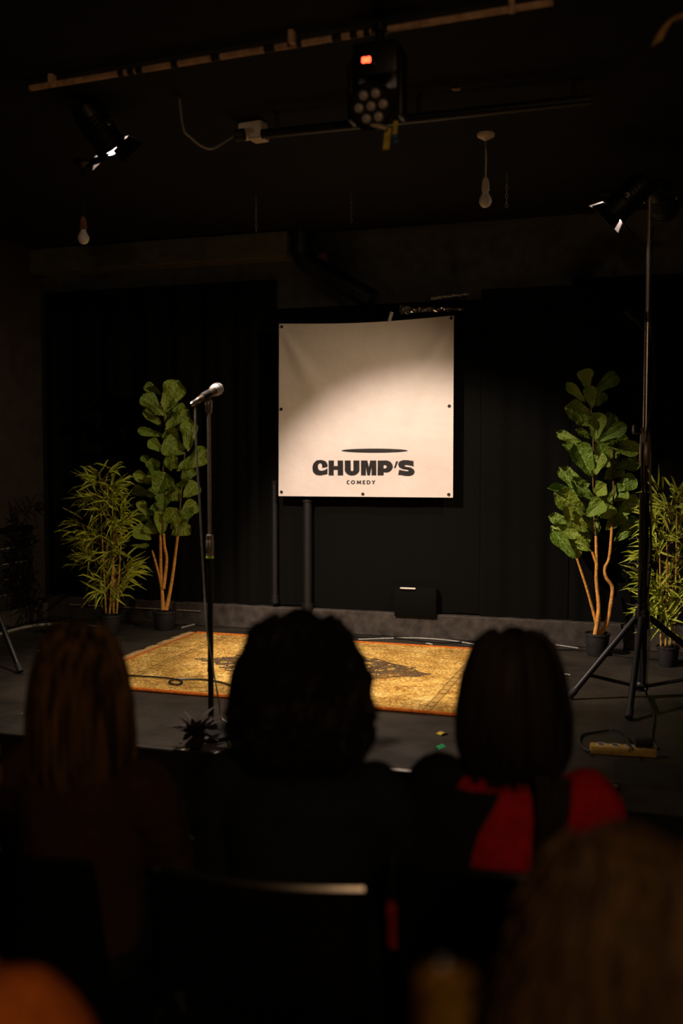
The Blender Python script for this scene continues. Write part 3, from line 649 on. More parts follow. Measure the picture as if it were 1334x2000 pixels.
def lx(v):
    w_ = 16 + 40 * math.sin(PI * min(1, v * 0.9 + 0.08)) ** 0.7 * (1 if v < .85 else 1 - (v - .85) * 3); m = 218 - 14 * v; return m - w_ * 0.95, m + w_ * 0.85
bamboo(215, 1238, 0.075, 0.13, 'green bamboo plant in the left corner beside the dim fig', [(207, 1198, 195, 960, 0.006), (214, 1198, 226, 1010, 0.007), (222, 1198, 220, 930, 0.0075), (228, 1198, 240, 1000, 0.007)], lx, 922, 1165, 43, 11)
def rx_(v):
    w_ = 26 + 32 * math.sin(PI * min(1, v * 0.85 + 0.15)) ** 0.6; return 1310 - w_, 1312 + w_
bamboo(1304, 1300, 0.066, 0.115, 'dense bright bamboo plant at the right edge behind the light stand', [(1291, 1262, 1288, 1040, 0.006), (1300, 1262, 1304, 980, 0.006), (1308, 1262, 1302, 1030, 0.0065), (1318, 1262, 1322, 1000, 0.006)], rx_, 955, 1215, 43, 12)
random.seed(21)
# spiky dark plant at the stage edge in front of the mic stand
pb = Vector((-1.80, 3.675, S)); root = thing('spiky_plant', pb, 'small dark spiky plant at the stage edge in front of the mic stand', 'plant')
pot(root, pb, 0.045, 0.05)
spk = [leaf_mesh('spiky_leaf', [0.2, 0.3, 0.28, 0.2, 0.02], 0.5, 0, d_, 'spiky_leaf', 2, 4) for d_ in (0.2, 0.5)]
for i in range(26):
    a = 2.4 * i; el = 0.35 + 1.0 * (i / 26); L = random.uniform(0.09, 0.14)
    dv = Vector((math.cos(a) * math.cos(el), math.sin(a) * math.cos(el), math.sin(el)))
    put_leaf(spk, root, 'leaf', pb + Vector((0, 0, 0.045)), pb + Vector((0, 0, 0.045)) + dv * L, L, Vector((0, 0, 1)))

# ------------------------------------------------------------------ stage lights
def par_can(name, loc, aim, label, hang, lit=True, R=0.068, L=0.17, power=0, spot=60, blend=0.5, color=(1, 1, 1), added_fill=0, added_fill_aim=None, doors=True, roll=0.0, cat='stage light'):
    loc = Vector(loc); ax = (Vector(aim) - loc).normalized()
    root = thing(name, loc, label, cat, 'stage lights')
    side = ax.cross(Vector((0, 0, 1))).normalized(); upv = side.cross(ax)
    side, upv = side * math.cos(roll) + upv * math.sin(roll), upv * math.cos(roll) - side * math.sin(roll)
    fr = loc + ax * L * .5; bk = loc - ax * L * .5
    MB().lathe([(R * .35, -0.03), (R * .7, -0.02), (R * .97, 0.02), (R, 0.03), (R, L), (R * 1.08, L + .002), (R * 1.08, L + .014), (R * .96, L + .014), (R * .94, L - 0.03), (R * .5, L - 0.05)], bk, ax, 28).build('housing', 'black_metal', root)
    if lit: MB().lathe([(R * .90, L - 0.026), (R * .88, L + 0.006), (R * .66, L + 0.030), (R * .3, L + 0.042), (0.002, L + 0.045)], bk, ax, 24).build('lens', 'lens_on', root)
    else: MB().lathe([(R * .90, L - 0.026), (R * .85, L - 0.018), (R * .4, L - 0.012), (0.002, L - 0.010)], bk, ax, 24).build('lens', 'led_lens', root)
    for i in range(5):
        z = 0.03 + i * 0.018; MB().lathe([(R, z), (R * 1.05, z + 0.002), (R * 1.05, z + 0.005), (R, z + 0.007)], bk, ax, 24).build('cooling_rib', 'satin_black_metal', root)
    # yoke around the housing, up (or sideways) to what carries the lamp
    hang = Vector(hang); yk = MB(); yd = (hang - loc).normalized()
    e1, e2 = loc + side * R * 1.25, loc - side * R * 1.25; top = loc + yd * R * 1.9
    for a_, b_ in ((e1, top + side * R * 1.25), (e2, top - side * R * 1.25)): yk.tube([a_, b_], 0.007, 6)
    yk.tube([top + side * R * 1.25, top - side * R * 1.25], 0.008, 6); yk.build('yoke', 'satin_black_metal', root)
    MB().tube([top, top.lerp(hang, .6), hang], [0.013, 0.010, 0.014], 10).build('hanger', 'black_metal', root)
    for sgn in (1, -1): MB().lathe([(0.006, 0), (0.016, 0.004), (0.016, 0.014), (0.012, 0.02)], loc + side * sgn * R * 1.02, side * sgn, 12).build('yoke_knob', 'steel', root)
    if doors:
        f0 = bk + ax * (L + 0.014)
        for k, (u, v, op) in enumerate(((upv, side, 0.45), (-upv, side, 1.5), (side, upv, 0.55), (-side, upv, 0.75))):
            d_ = (ax * math.cos(op) + u * math.sin(op)); o0 = f0 + u * R * 1.02; wd = R * 0.85; ln = R * 0.95; nrm = d_.cross(v).normalized() * 0.0012
            vs = [o0 - v * wd, o0 + v * wd, o0 + v * wd * 1.35 + d_ * ln, o0 - v * wd * 1.35 + d_ * ln]
            MB().add([p_ + nrm for p_ in vs] + [p_ - nrm for p_ in vs], [(0, 1, 2, 3), (7, 6, 5, 4), (0, 4, 5, 1), (1, 5, 6, 2), (2, 6, 7, 3), (3, 7, 4, 0)]).build('barn_door', 'black_metal', root, smooth=False)
            i_n = nrm if nrm.dot(f0 + ax * ln - o0) > 0 else -nrm; iv = [o0.lerp((vs[0] + vs[1] + vs[2] + vs[3]) / 4, 0) * 0 + p_.lerp((vs[0] + vs[1] + vs[2] + vs[3]) / 4, .06) for p_ in vs]
            MB().add([p_ + i_n * 1.2 for p_ in iv] + [p_ + i_n * 1.8 for p_ in iv], [(0, 1, 2, 3), (7, 6, 5, 4), (0, 4, 5, 1), (1, 5, 6, 2), (2, 6, 7, 3), (3, 7, 4, 0)]).build('lit_door_face', 'lit_door_inner', root, smooth=False)  # pale inner door faces, colour standing in for lamp light on them
    if power:
        l = lamp('spot_light', 'SPOT', Vector((0, 0, 0)), power, color, spot_size=math.radians(spot), spot_blend=blend, shadow_soft_size=0.018)
        l.parent = root; l.location = (bk + ax * (L + 0.06)) - root.location; l.rotation_euler = ax.to_track_quat('-Z', 'Y').to_euler()
    if added_fill:  # extra lamp added outside the rim to brighten the mic and rug
        l = lamp('added_fill_light', 'SPOT', Vector((0, 0, 0)), added_fill, color, spot_size=math.radians(80), spot_blend=0.5, shadow_soft_size=0.02)
        l.parent = root; l.location = (bk + ax * (L + 0.05) - upv * R * 0.75) - root.location; l.rotation_euler = (Vector(added_fill_aim) - loc).to_track_quat('-Z', 'Y').to_euler()
    return root
Lp = at_d(190, 246, 4.25); Rp = at_d(1230, 384, 4.75)
WARM = (1.0, 0.79, 0.68)
par_can('par_can', Lp, at_y(900, 1300, 6.38), 'lit black stage light with barn doors hanging under the ceiling at the upper left', (Lp.x - 0.06, Lp.y, 3.095), power=L_POWER, added_fill=L_ADDED_FILL, added_fill_aim=at_z(560, 1338, S), spot=61, blend=0.46, color=WARM)

# tall stand on the right with two lamps on a cross bar
sb = at_z(1252, 1362, S); zt_ = 2.88
st = thing('light_stand', sb, 'tall black tripod light stand at the right of the stage', 'light stand')
V = lambda x, y, z: Vector((sb.x + x, sb.y + y, z))
MB().tube([V(0, 0, S + 0.04), V(0, 0, 1.42)], 0.024, 16).build('lower_tube', 'black_metal', st)
MB().tube([V(0, 0, 1.40), V(0, 0, 2.28)], 0.0135, 14).build('middle_tube', 'steel', st)
MB().tube([V(0, 0, 2.26), V(0, 0, zt_)], 0.0095, 12).build('upper_tube', 'mic_tube', st)
zk = at_d(1245, 842, 4.88).z
MB().lathe([(0.0255, -0.17), (0.029, -0.165), (0.029, -0.06), (0.026, -0.055), (0.026, -0.02), (0.020, -0.01), (0.0165, 0.02)], V(0, 0, zk), n=20).build('collar', 'mic_tube', st)
kd = (-RT).normalized()
kb = MB().tube([V(0, 0, zk + .01), V(0, 0, zk + .01) + kd * 0.05], 0.008, 10).build('clamp_bolt', 'steel', st)
MB().lathe([(0.012, 0.03), (0.024, 0.032), (0.026, 0.04), (0.024, 0.062), (0.012, 0.066)], V(0, 0, zk + 0.01), kd, 12).build('clamp_knob', 'satin_black_metal', st)
MB().lathe([(0.011, -0.035), (0.018, -0.03), (0.018, 0.012), (0.0105, 0.02)], V(0, 0, 2.28), n=16).build('upper_collar', 'satin_black_metal', st)
# side hook below the upper collar
hk = [at_d(1257, 645, 4.85), at_d(1248, 632, 4.85), at_d(1238, 622, 4.85), at_d(1222, 607, 4.85)]
MB().tube(spline(hk, 4), [0.006] * 5 + [0.008] * 4 + [0.013] * 4, 8).build('side_arm', 'satin_black_metal', st)
hub = V(0, 0, 0.80)
MB().lathe([(0.026, -0.06), (0.036, -0.05), (0.036, 0.03), (0.026, 0.05)], hub, n=18).build('leg_hub', 'black_metal', st)
for k, ft in enumerate((at_z(1112, 1366, S), at_z(1228, 1408, S), V(0.50, 0.16, S))):
    ft = Vector((ft.x, ft.y, S + 0.012)); dv = (ft - hub); dv.z = 0; dv.normalize(); a = hub + dv * 0.035
    lg = MB().tube([a, ft], 0.0155, 10).build('leg', 'black_metal', st)
    MB().tube([ft - (ft - a).normalized() * 0.05, ft + Vector((0, 0, 0.003))], 0.0185, 10).build('rubber_foot', 'rubber', lg)
    MB().tube([V(0, 0, S + 0.055) + dv * 0.02, a.lerp(ft, 0.72)], 0.009, 8).build('leg_brace', 'black_metal', st)
MB().lathe([(0.03, -0.02), (0.034, -0.015), (0.034, 0.015), (0.026, 0.025)], V(0, 0, S + 0.055), n=16).build('brace_hub', 'black_metal', st)
bar0, bar1 = V(0, 0, zt_ - 0.01) - RT * 0.24, V(0, 0, zt_ - 0.01) + RT * 0.24
MB().tube([bar0, bar1], 0.0125, 10).build('cross_bar', 'black_metal', st)
# cables strapped to the stand with zip ties
zc_ = [1.62, 1.5, 1.40, 1.30, 1.18, 1.05, .92, .8, .68, .55, .46]
c1 = [V(0, 0, 2.7) + RT * .014 - FW * .012] + [V(0, 0, z) - FW * 0.022 + RT * (0.012 + 0.02 * math.sin(z * 7)) for z in [2.3, 2.0, 1.75] + zc_] + [at_z(1268, 1372, S + .006), at_z(1277, 1400, S + .006), at_z(1272, 1440, S + .006), at_z(1285, 1462, S + .006)]
cs = thing('lamp_cable', V(0, 0, S), 'black cables strapped along the tall light stand and running to the floor', 'cable')
MB().tube(spline(c1, 5), 0.0052, 7).build('cord', 'cable_black', cs)
MB().tube(spline([V(0, 0, z) - FW * 0.026 - RT * (0.012 + 0.012 * math.sin(z * 9)) for z in [1.66] + zc_], 5), 0.0055, 7).build('cord', 'cable_black', cs)
MB().tube(spline([V(0, 0, z) - FW * 0.018 + RT * (0.024 + 0.006 * math.sin(z * 11)) for z in zc_], 5), 0.006, 7).build('cord', 'cable_grey', cs)
for py in (985, 1052, 1100, 1112, 1150, 1182):
    p = at_d(1240, py, 4.88); MB().tube([p + RT * .02, p - RT * 0.012, p - RT * random.uniform(.025, .05) + Vector((0, 0, random.uniform(-.004, .02)))], [0.002, 0.0018, 0.001], 5).build('zip_tie', 'tape_white', cs)
    MB().lathe([(0.030, -0.002), (0.0345, -0.002), (0.0345, 0.002), (0.030, 0.002)], Vector((sb.x, sb.y, p.z)), n=16).build('zip_band', 'rubber', cs)
par_can('par_can', Rp, at_z(330, 1260, S), 'lit black stage light with barn doors on the tall stand, left of its pole', bar0, power=R_POWER, spot=92, blend=0.75, color=(1.0, 0.76, 0.52), roll=0.2)
R2 = at_d(1290, 388, 4.9)
par_can('par_can', R2, R2 + RT * 0.45 + FW * 0.8 - Vector((0, 0, 0.35)), 'unlit black stage light on the tall stand, right of its pole', bar1 - Vector((0, 0, 0)), lit=False, doors=False)

# moving head hanging from the rail
DM = 3.45
bc = at_d(742, 128, DM); hc = at_d(728, 208, DM - 0.02); kx = FPX / DM
mh = thing('moving_head_light', (bc.x, bc.y, 3.05), 'black moving head light with a red display hanging above the stage', 'stage light')
MB().box(bc, (0.165, 0.15, 0.12), None, 0.018).build('base', 'black_metal', mh)
rd = at_d(727, 113, DM - 0.085); Rz = Matrix.Rotation(PSI, 3, 'Z')
dp = MB().box((bc.x - 0.026, bc.y - 0.076, rd.z), (0.062, 0.006, 0.040), None, 0.003).build('display_frame', 'satin_black_metal', mh)
dgt = MB()
for sx in (-1, 1):
    cx = bc.x - 0.026 + sx * 0.008
    for (ox, oz, w_, h_) in ((0, .008, .009, .003), (0, 0, .009, .003), (0, -.008, .009, .003), (-.0055, .004, .003, .007), (.0055, .004, .003, .007), (-.0055, -.004, .003, .007), (.0055, -.004, .003, .007)):
        dgt.box((cx + ox, bc.y - 0.0805, rd.z + oz), (w_, 0.003, h_))
dgt.build('display_digits', 'led_red', dp)
for sx in (-1, 1): MB().box((hc.x + sx * 0.088 + 0.01, hc.y + 0.02, (bc.z + hc.z) / 2 - 0.02), (0.022, 0.075, bc.z - hc.z + 0.05), None, 0.008).build('yoke_arm', 'black_metal', mh)
fd = (-FW * 0.9 - RT * 0.25 - Vector((0, 0, 0.35))).normalized()
MB().lathe([(0.03, -0.12), (0.06, -0.10), (0.076, -0.03), (0.080, 0.0), (0.080, 0.03), (0.074, 0.034), (0.070, 0.026), (0.02, 0.026)], hc, fd, 28).build('head', 'black_metal', mh)
su = fd.orthogonal().normalized(); sv = fd.cross(su)
for k in range(7):
    o_ = Vector((0, 0, 0)) if k == 0 else (su * math.cos(k * PI / 3 + .3) + sv * math.sin(k * PI / 3 + .3)) * 0.043
    MB().lathe([(0.017, 0.022), (0.0175, 0.030), (0.013, 0.037), (0.004, 0.039)], hc + o_, fd, 14).build('led_lens', 'led_lens', mh)
MB().lathe([(0.012, 0), (0.02, 0.01), (0.016, 0.05), (0.03, 0.055), (0.03, 0.08)], (bc.x, bc.y, bc.z + 0.055), n=12).build('mount', 'black_metal', mh)
def ribbon(name, px, py0, py1, D, wd, mat, label, sway=0.0, cat='tape', skew=0):
    p, q = at_d(px, py0, D), at_d(px + skew, py1, D)
    mb = MB()
    def fn(u, v): b_ = p.lerp(q, v); return b_ + RT * ((u - .5) * wd + sway * math.sin(v * 3)) - FW * (0.008 * math.sin(v * 5 + u))
    mb.grid(fn, 3, 10); return tag(mb.build(name, mat, None, p), label, cat)
ribbon('hanging_tape', 758, 250, 291, DM, 0.022, 'tape_yellow', 'long yellow tape strip hanging under the moving head light', cat='tape', skew=-4)
ribbon('hanging_tape', 773, 236, 264, DM, 0.016, 'tape_yellow', 'short yellow tape strip right of the longer one under the moving head', cat='tape', skew=-2)
ribbon('hanging_tape', 770, 262, 278, DM, 0.016, 'tape_blue', 'dark blue tape strip between the yellow strips under the moving head', cat='tape', skew=4)
pl = at_d(740, 250, DM - 0.03)
mb = MB().lathe([(0.030, 0), (0.034, 0.004), (0.026, 0.010), (0.012, 0.012)], pl, (0.25, -0.2, 1), 18); tag(mb.build('pale_cap', 'white_plastic', None, pl), 'pale round plastic cap just below the moving head lens array', 'cap')

# rails under the ceiling
rail = thing('ceiling_rail', (-1.1, 3.45, 3.07), 'brown pipe with black tape wraps crossing under the ceiling above the moving head', 'pipe')
ra, rb = at_z(60, 172, 3.07), at_z(1080, 4, 3.07)
MB().tube([ra, rb], 0.0115, 12).build('pipe', 'brown_pipe', rail)
for px in (262, 285, 300, 376, 458, 560, 572, 625, 690, 700, 730, 754):
    u = (px - 60) / 1020.0; p = ra.lerp(rb, u * (1 + 0.06 * (1 - u))); dd = (rb - ra).normalized()
    MB().tube([p - dd * random.uniform(.006, .02), p + dd * random.uniform(.006, .02)], 0.0135, 10).build('tape_wrap', 'rubber', rail)
for px, py in ((102, 162), (570, 78), (1000, 16)):
    p = at_z(px, py, 3.07); MB().box(p + Vector((0, 0, 0.012)), (0.02, 0.035, 0.05), None, 0.004).build('pipe_clip', 'brown_pipe', rail)
lr = thing('lighting_bar', (-1.2, 4.2, 3.0), 'black lighting bar running across under the ceiling behind the moving head', 'pipe')
p, q = at_y(330, 276, 4.35), at_y(1120, 160, 4.35); zb_ = 3.02
p = at_z(512, 262, zb_); q = at_z(1150, 160, zb_); q.y = p.y
MB().tube([p, q], 0.021, 14).build('bar', 'black_metal', lr)
for u in (.05, .5, .95): c_ = p.lerp(q, u); MB().tube([c_, Vector((c_.x, c_.y, 3.1))], 0.009, 8).build('drop_rod', 'black_metal', lr)
for (px, py, lab) in ((891, 174, 'pale scrap of tape under the ceiling, higher of two right of the moving head'), (919, 220, 'pale scrap of tape under the ceiling, lower of two above the pendant bulb')):
    c_ = at_z(px, py, 3.097); tag(MB().grid(lambda u, v: c_ + Vector(((u - .5) * .035, (v - .5) * 0.03, -0.004 * math.sin(u * 3))), 4, 2).build('tape_scrap', 'paper_tan', None, c_), lab, 'tape')
# white socket box with its plug
jc = at_z(490, 262, 3.05)
jb = thing('socket_box', (jc.x, jc.y, 3.1), 'cream plastic socket box under the ceiling with a black plug in it', 'socket')
MB().box((jc.x + 0.01, jc.y, 3.065), (0.12, 0.07, 0.066), Matrix.Rotation(-0.12, 3, 'Z'), 0.010).build('housing', 'white_plastic', jb)
MB().box((jc.x + 0.045, jc.y - 0.015, 3.025), (0.075, 0.075, 0.030), Matrix.Rotation(-0.1, 3, 'Z'), 0.010).build('front_lip', 'white_plastic', jb)
MB().lathe([(0.012, 0), (0.027, 0.012), (0.027, 0.05), (0.02, 0.055)], (jc.x - 0.065, jc.y - 0.045, 3.035), (1, .1, 0.05), 16).build('plug', 'rubber', jb)
wp = [(jc.x - 0.06, jc.y - 0.045, 3.035), at_d(418, 289, 4.3), at_d(395, 286, 4.25), at_d(372, 268, 4.2), at_d(358, 250, 4.15), (at_d(350, 225, 4.15).x, at_d(350, 225, 4.15).y, 3.098)]
tag(MB().tube(spline(wp, 6), 0.0048, 7).build('ceiling_cable', 'cable_grey', None, Vector(wp[0])), 'grey cable hanging from the ceiling to the cream socket box', 'cable')

def pendant(name, px, py_bulb, D, label, cordmat, holder, rosemat):
    bc = at_d(px, py_bulb, D); cz = CZ
    root = thing(name, (bc.x, bc.y, cz), label, 'pendant bulb', 'bare pendant bulbs')
    MB().lathe([(0.041, 0), (0.043, -0.006), (0.040, -0.014), (0.026, -0.022), (0.012, -0.03), (0.006, -0.034)], (bc.x, bc.y, cz), n=24).build('ceiling_rose', rosemat, root)
    z0 = bc.z + 0.036
    MB().tube([(bc.x, bc.y, cz - 0.03), (bc.x + .002, bc.y, (cz + z0) / 2), (bc.x, bc.y, z0 + 0.06)], 0.0038, 8).build('cord', cordmat, root)
    MB().lathe([(0.014, 0.0), (0.0185, 0.004), (0.0185, 0.030), (0.0165, 0.034), (0.0165, 0.045), (0.011, 0.062), (0.005, 0.066)], (bc.x, bc.y, z0 + 0.008), n=18).build('lamp_holder', holder, root)
    MB().lathe([(0.0135, 0.012), (0.0135, 0.0)], (bc.x, bc.y, z0 + 0.002), n=16).build('bulb_cap', 'rust', root)
    MB().lathe([(0.002, -0.0305), (0.012, -0.028), (0.022, -0.020), (0.0285, -0.008), (0.030, 0.003), (0.027, 0.014), (0.020, 0.026), (0.0155, 0.036), (0.0135, 0.044)], (bc.x, bc.y, bc.z), n=24).build('bulb', 'bulb_glass', root)
pendant('pendant_bulb', 948, 393, 4.66, 'bare bulb on a pale cord and ceiling rose right of the moving head', 'white_plastic', 'white_plastic', 'white_plastic')
pendant('pendant_bulb', 163, 466, 5.1, 'bare bulb hanging on a black cord at the far left', 'cable_black', 'rust', 'black_metal')
# chains from the ceiling
def chain(px, py0, py1, label):
    p = at_z(px, py0, 3.098); D = (p - CAM).dot(FW); q = at_d(px, py1, D); n = max(4, int((p.z - q.z) / 0.022))
    root = thing('hanging_chain', p, label, 'chain', 'short chains under the ceiling')
    for i in range(n):
        c_ = Vector((p.x, p.y, p.z - (i + .5) * (p.z - q.z) / n)); h = 0.015; pts = []
        ax_ = RT if i % 2 else FW
        for k in range(9):
            a = 2 * PI * k / 8; pts.append(c_ + ax_ * 0.0065 * math.cos(a) + Vector((0, 0, h * math.sin(a))))
        MB().tube(pts, 0.0018, 5, False).build('link', 'mic_tube', root)
chain(500, 382, 452, 'short chain hanging above the olive soffit box')
chain(686, 372, 434, 'short chain hanging above the upper left part of the banner')
chain(990, 335, 404, 'short chain hanging right of the bare bulb on the pale cord')
# tan strap near the camera at the top right
def strapfn(u, v):
    c_ = [at_d(1282, 86, 2.6), at_d(1296, 58, 2.6), at_d(1316, 34, 2.6), at_d(1350, 10, 2.62)]
    c_.append(Vector((c_[-1].x + .05, c_[-1].y + .02, CZ - .002)))
    pts = spline(c_, 4); b_ = pts[min(int(v * 16 + .5), 16)]
    return b_ + (RT * 0.8 + UP * 0.5) * ((u - .5) * 0.036) - FW * 0.004 * math.sin(u * 3)
sp0 = at_d(1316, 34, 2.6)
tag(MB().grid(strapfn, 4, 16).build('hanging_strap', 'paper_tan', None, sp0), 'tan strap curling under the ceiling at the top right corner', 'strap')

# ------------------------------------------------------------------ things on the stage floor
def scrap(name, px, py, w_, d_, rot, mat, label, cat='tape', z=S, bend=0.002):
    c_ = at_z(px, py, z + 0.003)
    def fn(u, v):
        x, y = (u - .5) * w_, (v - .5) * d_
        return c_ + Vector((x * math.cos(rot) - y * math.sin(rot), x * math.sin(rot) + y * math.cos(rot), bend * math.sin(u * 5) + 0.0005))
    mb = MB().grid(fn, 5, 2); lo = MB(); lo.add([p_ - Vector((0, 0, 0.0025)) for p_ in mb.v], [f[::-1] for f in mb.f])
    mb.add(lo.v, lo.f)
    tag(mb.build(name, mat, None, c_), label, cat)
scrap('tape_piece', 838, 1257, 0.045, 0.022, 0.0, 'tape_white', 'white tape wrapped on the floor between the black cables behind the right head')
scrap('paper_scrap', 932, 1279, 0.045, 0.05, 0.4, 'tape_white', 'white paper scrap on the floor left of the fig pot', 'scrap')
scrap('paper_scrap', 94, 1271, 0.13, 0.03, 0.35, 'tape_white', 'thin white scrap on the floor near the left wall', 'scrap')
scrap('tape_piece', 867, 1432, 0.06, 0.03, 0.9, 'tape_yellow', 'yellow tape piece on the floor in front of the rug', bend=0.006)
scrap('tape_piece', 860, 1458, 0.022, 0.05, -0.4, 'tape_green', 'upper of two bright green tape pieces near the stage edge', bend=0.004)
scrap('tape_piece', 852, 1477, 0.024, 0.04, -0.3, 'tape_green', 'lower of two bright green tape pieces near the stage edge', bend=0.004)
scrap('paper_scrap', 810, 1243, 0.02, 0.03, 0.2, 'tape_yellow', 'tiny yellow scrap on the floor behind the rug', 'scrap')
scrap('paper_scrap', 890, 1243, 0.03, 0.03, 0.2, 'tape_white', 'tiny white scrap on the floor behind the rug', 'scrap')
scrap('paper_scrap', 1108, 1317, 0.03, 0.02, 0.2, 'tape_white', 'small white scrap on the floor left of the light stand leg', 'scrap')
for (px, py, ww, lab) in ((358, 1463, 0.055, 'white tape piece on the stage edge left of the spiky plant'), (427, 1470, 0.03, 'small white tape piece on the stage edge right of the spiky plant'), (782, 1508, 0.15, 'long white tape strip on the stage edge between two heads')):
    p = at_z(px, py, S); p.y = 3.632
    tag(MB().box((p.x, p.y, S + 0.001), (ww, 0.030, 0.004), None, 0.001).build('edge_tape', 'tape_white', None, Vector((p.x, p.y, S))), lab, 'tape')
# dotted white strip along the board in the left corner
p, q = at_y(135, 1197, 6.34), at_y(392, 1200, 6.34); lt = thing('dotted_strip', p, 'thin strip of white dots along the board behind the left plants', 'strip')
q.z = p.z = S + 0.105; p.y = q.y = 6.347
MB().box(((p.x + q.x) / 2, 6.347, p.z), (q.x - p.x, 0.004, 0.012), None, 0.001).build('strip', 'rubber', lt)
i = 0; nd = 62; dot = None
for i in range(nd):
    if noise.noise((i * 0.21, 4, 0)) < -0.22: continue
    c_ = p.lerp(q, (i + .5) / nd)
    if dot is None: dot = MB().box(c_ - Vector((0, .004, 0)), (0.011, 0.004, 0.006), None, 0.001).build('dot', 'pleat', lt, c_); dot.location = c_ - lt.location
    else: o = dot.copy(); col.objects.link(o); o.location = c_ - lt.location
# cables along the foot of the back wall
kp = [at_z(x, y, S + 0.006) for x, y in ((640, 1236), (700, 1243), (780, 1247), (860, 1255), (940, 1253), (1010, 1258), (1080, 1268), (1140, 1270), (1230, 1283), (1334, 1290))]
tag(MB().tube(spline(kp, 6), 0.0055, 7).build('floor_cable', 'cable_black', None, kp[0]), 'black cable along the floor behind the rug towards the fig pot', 'cable')
kp = [at_z(x, y, S + 0.006) for x, y in ((700, 1249), (800, 1246), (880, 1251), (960, 1262), (1040, 1254), (1075, 1258), (1130, 1266))]
tag(MB().tube(spline(kp, 6), 0.0045, 7).build('floor_cable', 'cable_grey', None, kp[0]), 'grey cable crossing the black one on the floor behind the rug', 'cable')
kp = [at_z(x, y, S + 0.008) for x, y in ((-30, 1248), (20, 1232), (70, 1221), (120, 1219), (160, 1222), (210, 1226))]
tag(MB().tube(spline(kp, 6), 0.010, 7).build('floor_cable', 'cable_grey', None, kp[0]), 'thick grey cable curving along the floor by the left wall', 'cable')
kp = [at_z(x, y, S + 0.006) for x, y in ((355, 1226), (400, 1216), (450, 1217), (500, 1221), (560, 1223), (640, 1226))]
tag(MB().tube(spline(kp, 6), 0.006, 7).build('floor_cable', 'cable_grey', None, kp[0]), 'grey cable at the foot of the board behind the mic stand', 'cable')
# power strip
p, q = at_z(1152, 1470, S + 0.0), at_z(1282, 1478, S + 0.0); dd = (q - p).normalized(); an = math.atan2(dd.y, dd.x); c_ = (p + q) / 2
ps = thing('power_strip', c_, 'pale yellowish power strip lying on the stage in front of the light stand', 'power strip')
Rm = Matrix.Rotation(an, 3, 'Z')
MB().box(c_ + Vector((0, 0, 0.019)), ((q - p).length, 0.052, 0.036), Rm, 0.007).build('housing', 'strip_wood', ps)
for k in range(4): MB().lathe([(0.019, 0.0), (0.019, 0.002), (0.015, 0.002), (0.014, -0.004)], c_ + dd * (-0.085 + k * 0.055) + Vector((0, 0, 0.037)), n=16).build('outlet', 'tape_white', ps)
pg = MB()
pg.box(c_ + dd * 0.08 + Vector((0, 0, 0.055)), (0.07, 0.045, 0.036), Rm, 0.008); o = pg.build('mains_plug', 'rubber', None, c_ + dd * 0.08); tag(o, 'black mains plug sitting in the power strip', 'plug')
kp = [at_z(x, y, S + h) for x, y, h in ((1152, 1468, .02), (1140, 1462, .01), (1132, 1448, .006), (1138, 1435, .006), (1165, 1430, .006), (1200, 1426, .012), (1220, 1434, .02), (1230, 1455, .04), (1236, 1464, .05))]
tag(MB().tube(spline(kp, 6), 0.0048, 7).build('floor_cable', 'cable_black', None, kp[0]), 'black cable looping from one end of the power strip to its plug', 'cable')
# left stand: one leg reaches into the picture
ls = thing('light_stand', (-3.62, 4.78, S), 'black tripod stand at the left edge with one leg in view', 'light stand')
hb = Vector((-3.62, 4.78, 0.80))
MB().tube([(-3.62, 4.78, S + .05), (-3.62, 4.78, 1.5)], 0.022, 14).build('pole', 'black_metal', ls)
MB().lathe([(0.022, -0.05), (0.034, -0.04), (0.034, 0.03), (0.022, 0.05)], hb, n=16).build('leg_hub', 'black_metal', ls)
for ft in (at_z(40, 1312, S + 0.012), Vector((-3.95, 5.08, S + .012)), Vector((-3.72, 4.30, S + .012))):
    lg = MB().tube([hb, ft], 0.015, 10).build('leg', 'black_metal', ls)
    MB().tube([ft - (ft - hb).normalized() * 0.05, ft], 0.018, 10).build('rubber_foot', 'rubber', lg)
# equipment case in front of the stage at right
c0 = at_d(1196, 1492, 3.42); bx_ = thing('equipment_case', (c0.x + 0.30, 3.42, 0), 'dark grey equipment case in front of the stage under the power strip', 'case')
zt2 = c0.z
MB().box((c0.x + 0.30, 3.42, zt2 / 2), (0.60, 0.30, zt2), None, 0.012).build('body', 'box_grey', bx_)
for (cx, cz) in ((0.0, zt2), (0.6, zt2), (0.0, 0.02), (0.6, 0.02)): MB().box((c0.x + cx + (0.012 if cx == 0 else -0.012), 3.28, cz - (0.02 if cz > .1 else -0.01)), (0.045, 0.045, 0.05), None, 0.01).build('corner_guard', 'satin_black_metal', bx_)
MB().tube([(c0.x - 0.002, 3.33, zt2 * .72), (c0.x - 0.03, 3.35, zt2 * .72), (c0.x - 0.03, 3.49, zt2 * .72), (c0.x - .002, 3.51, zt2 * .72)], 0.008, 8).build('handle', 'satin_black_metal', bx_)
MB().box((c0.x + 0.30, 3.265, zt2 * .5), (0.50, 0.012, zt2 * .7), None, 0.004).build('grille_panel', 'cloth_teal', bx_)
MB().lathe([(0.009, 0), (0.011, 0.004), (0.006, 0.010)], (c0.x + 0.012, 3.27, at_d(1191, 1552, 3.4).z), (0, -1, 0), 12).build('latch_dot', 'tape_yellow', bx_)

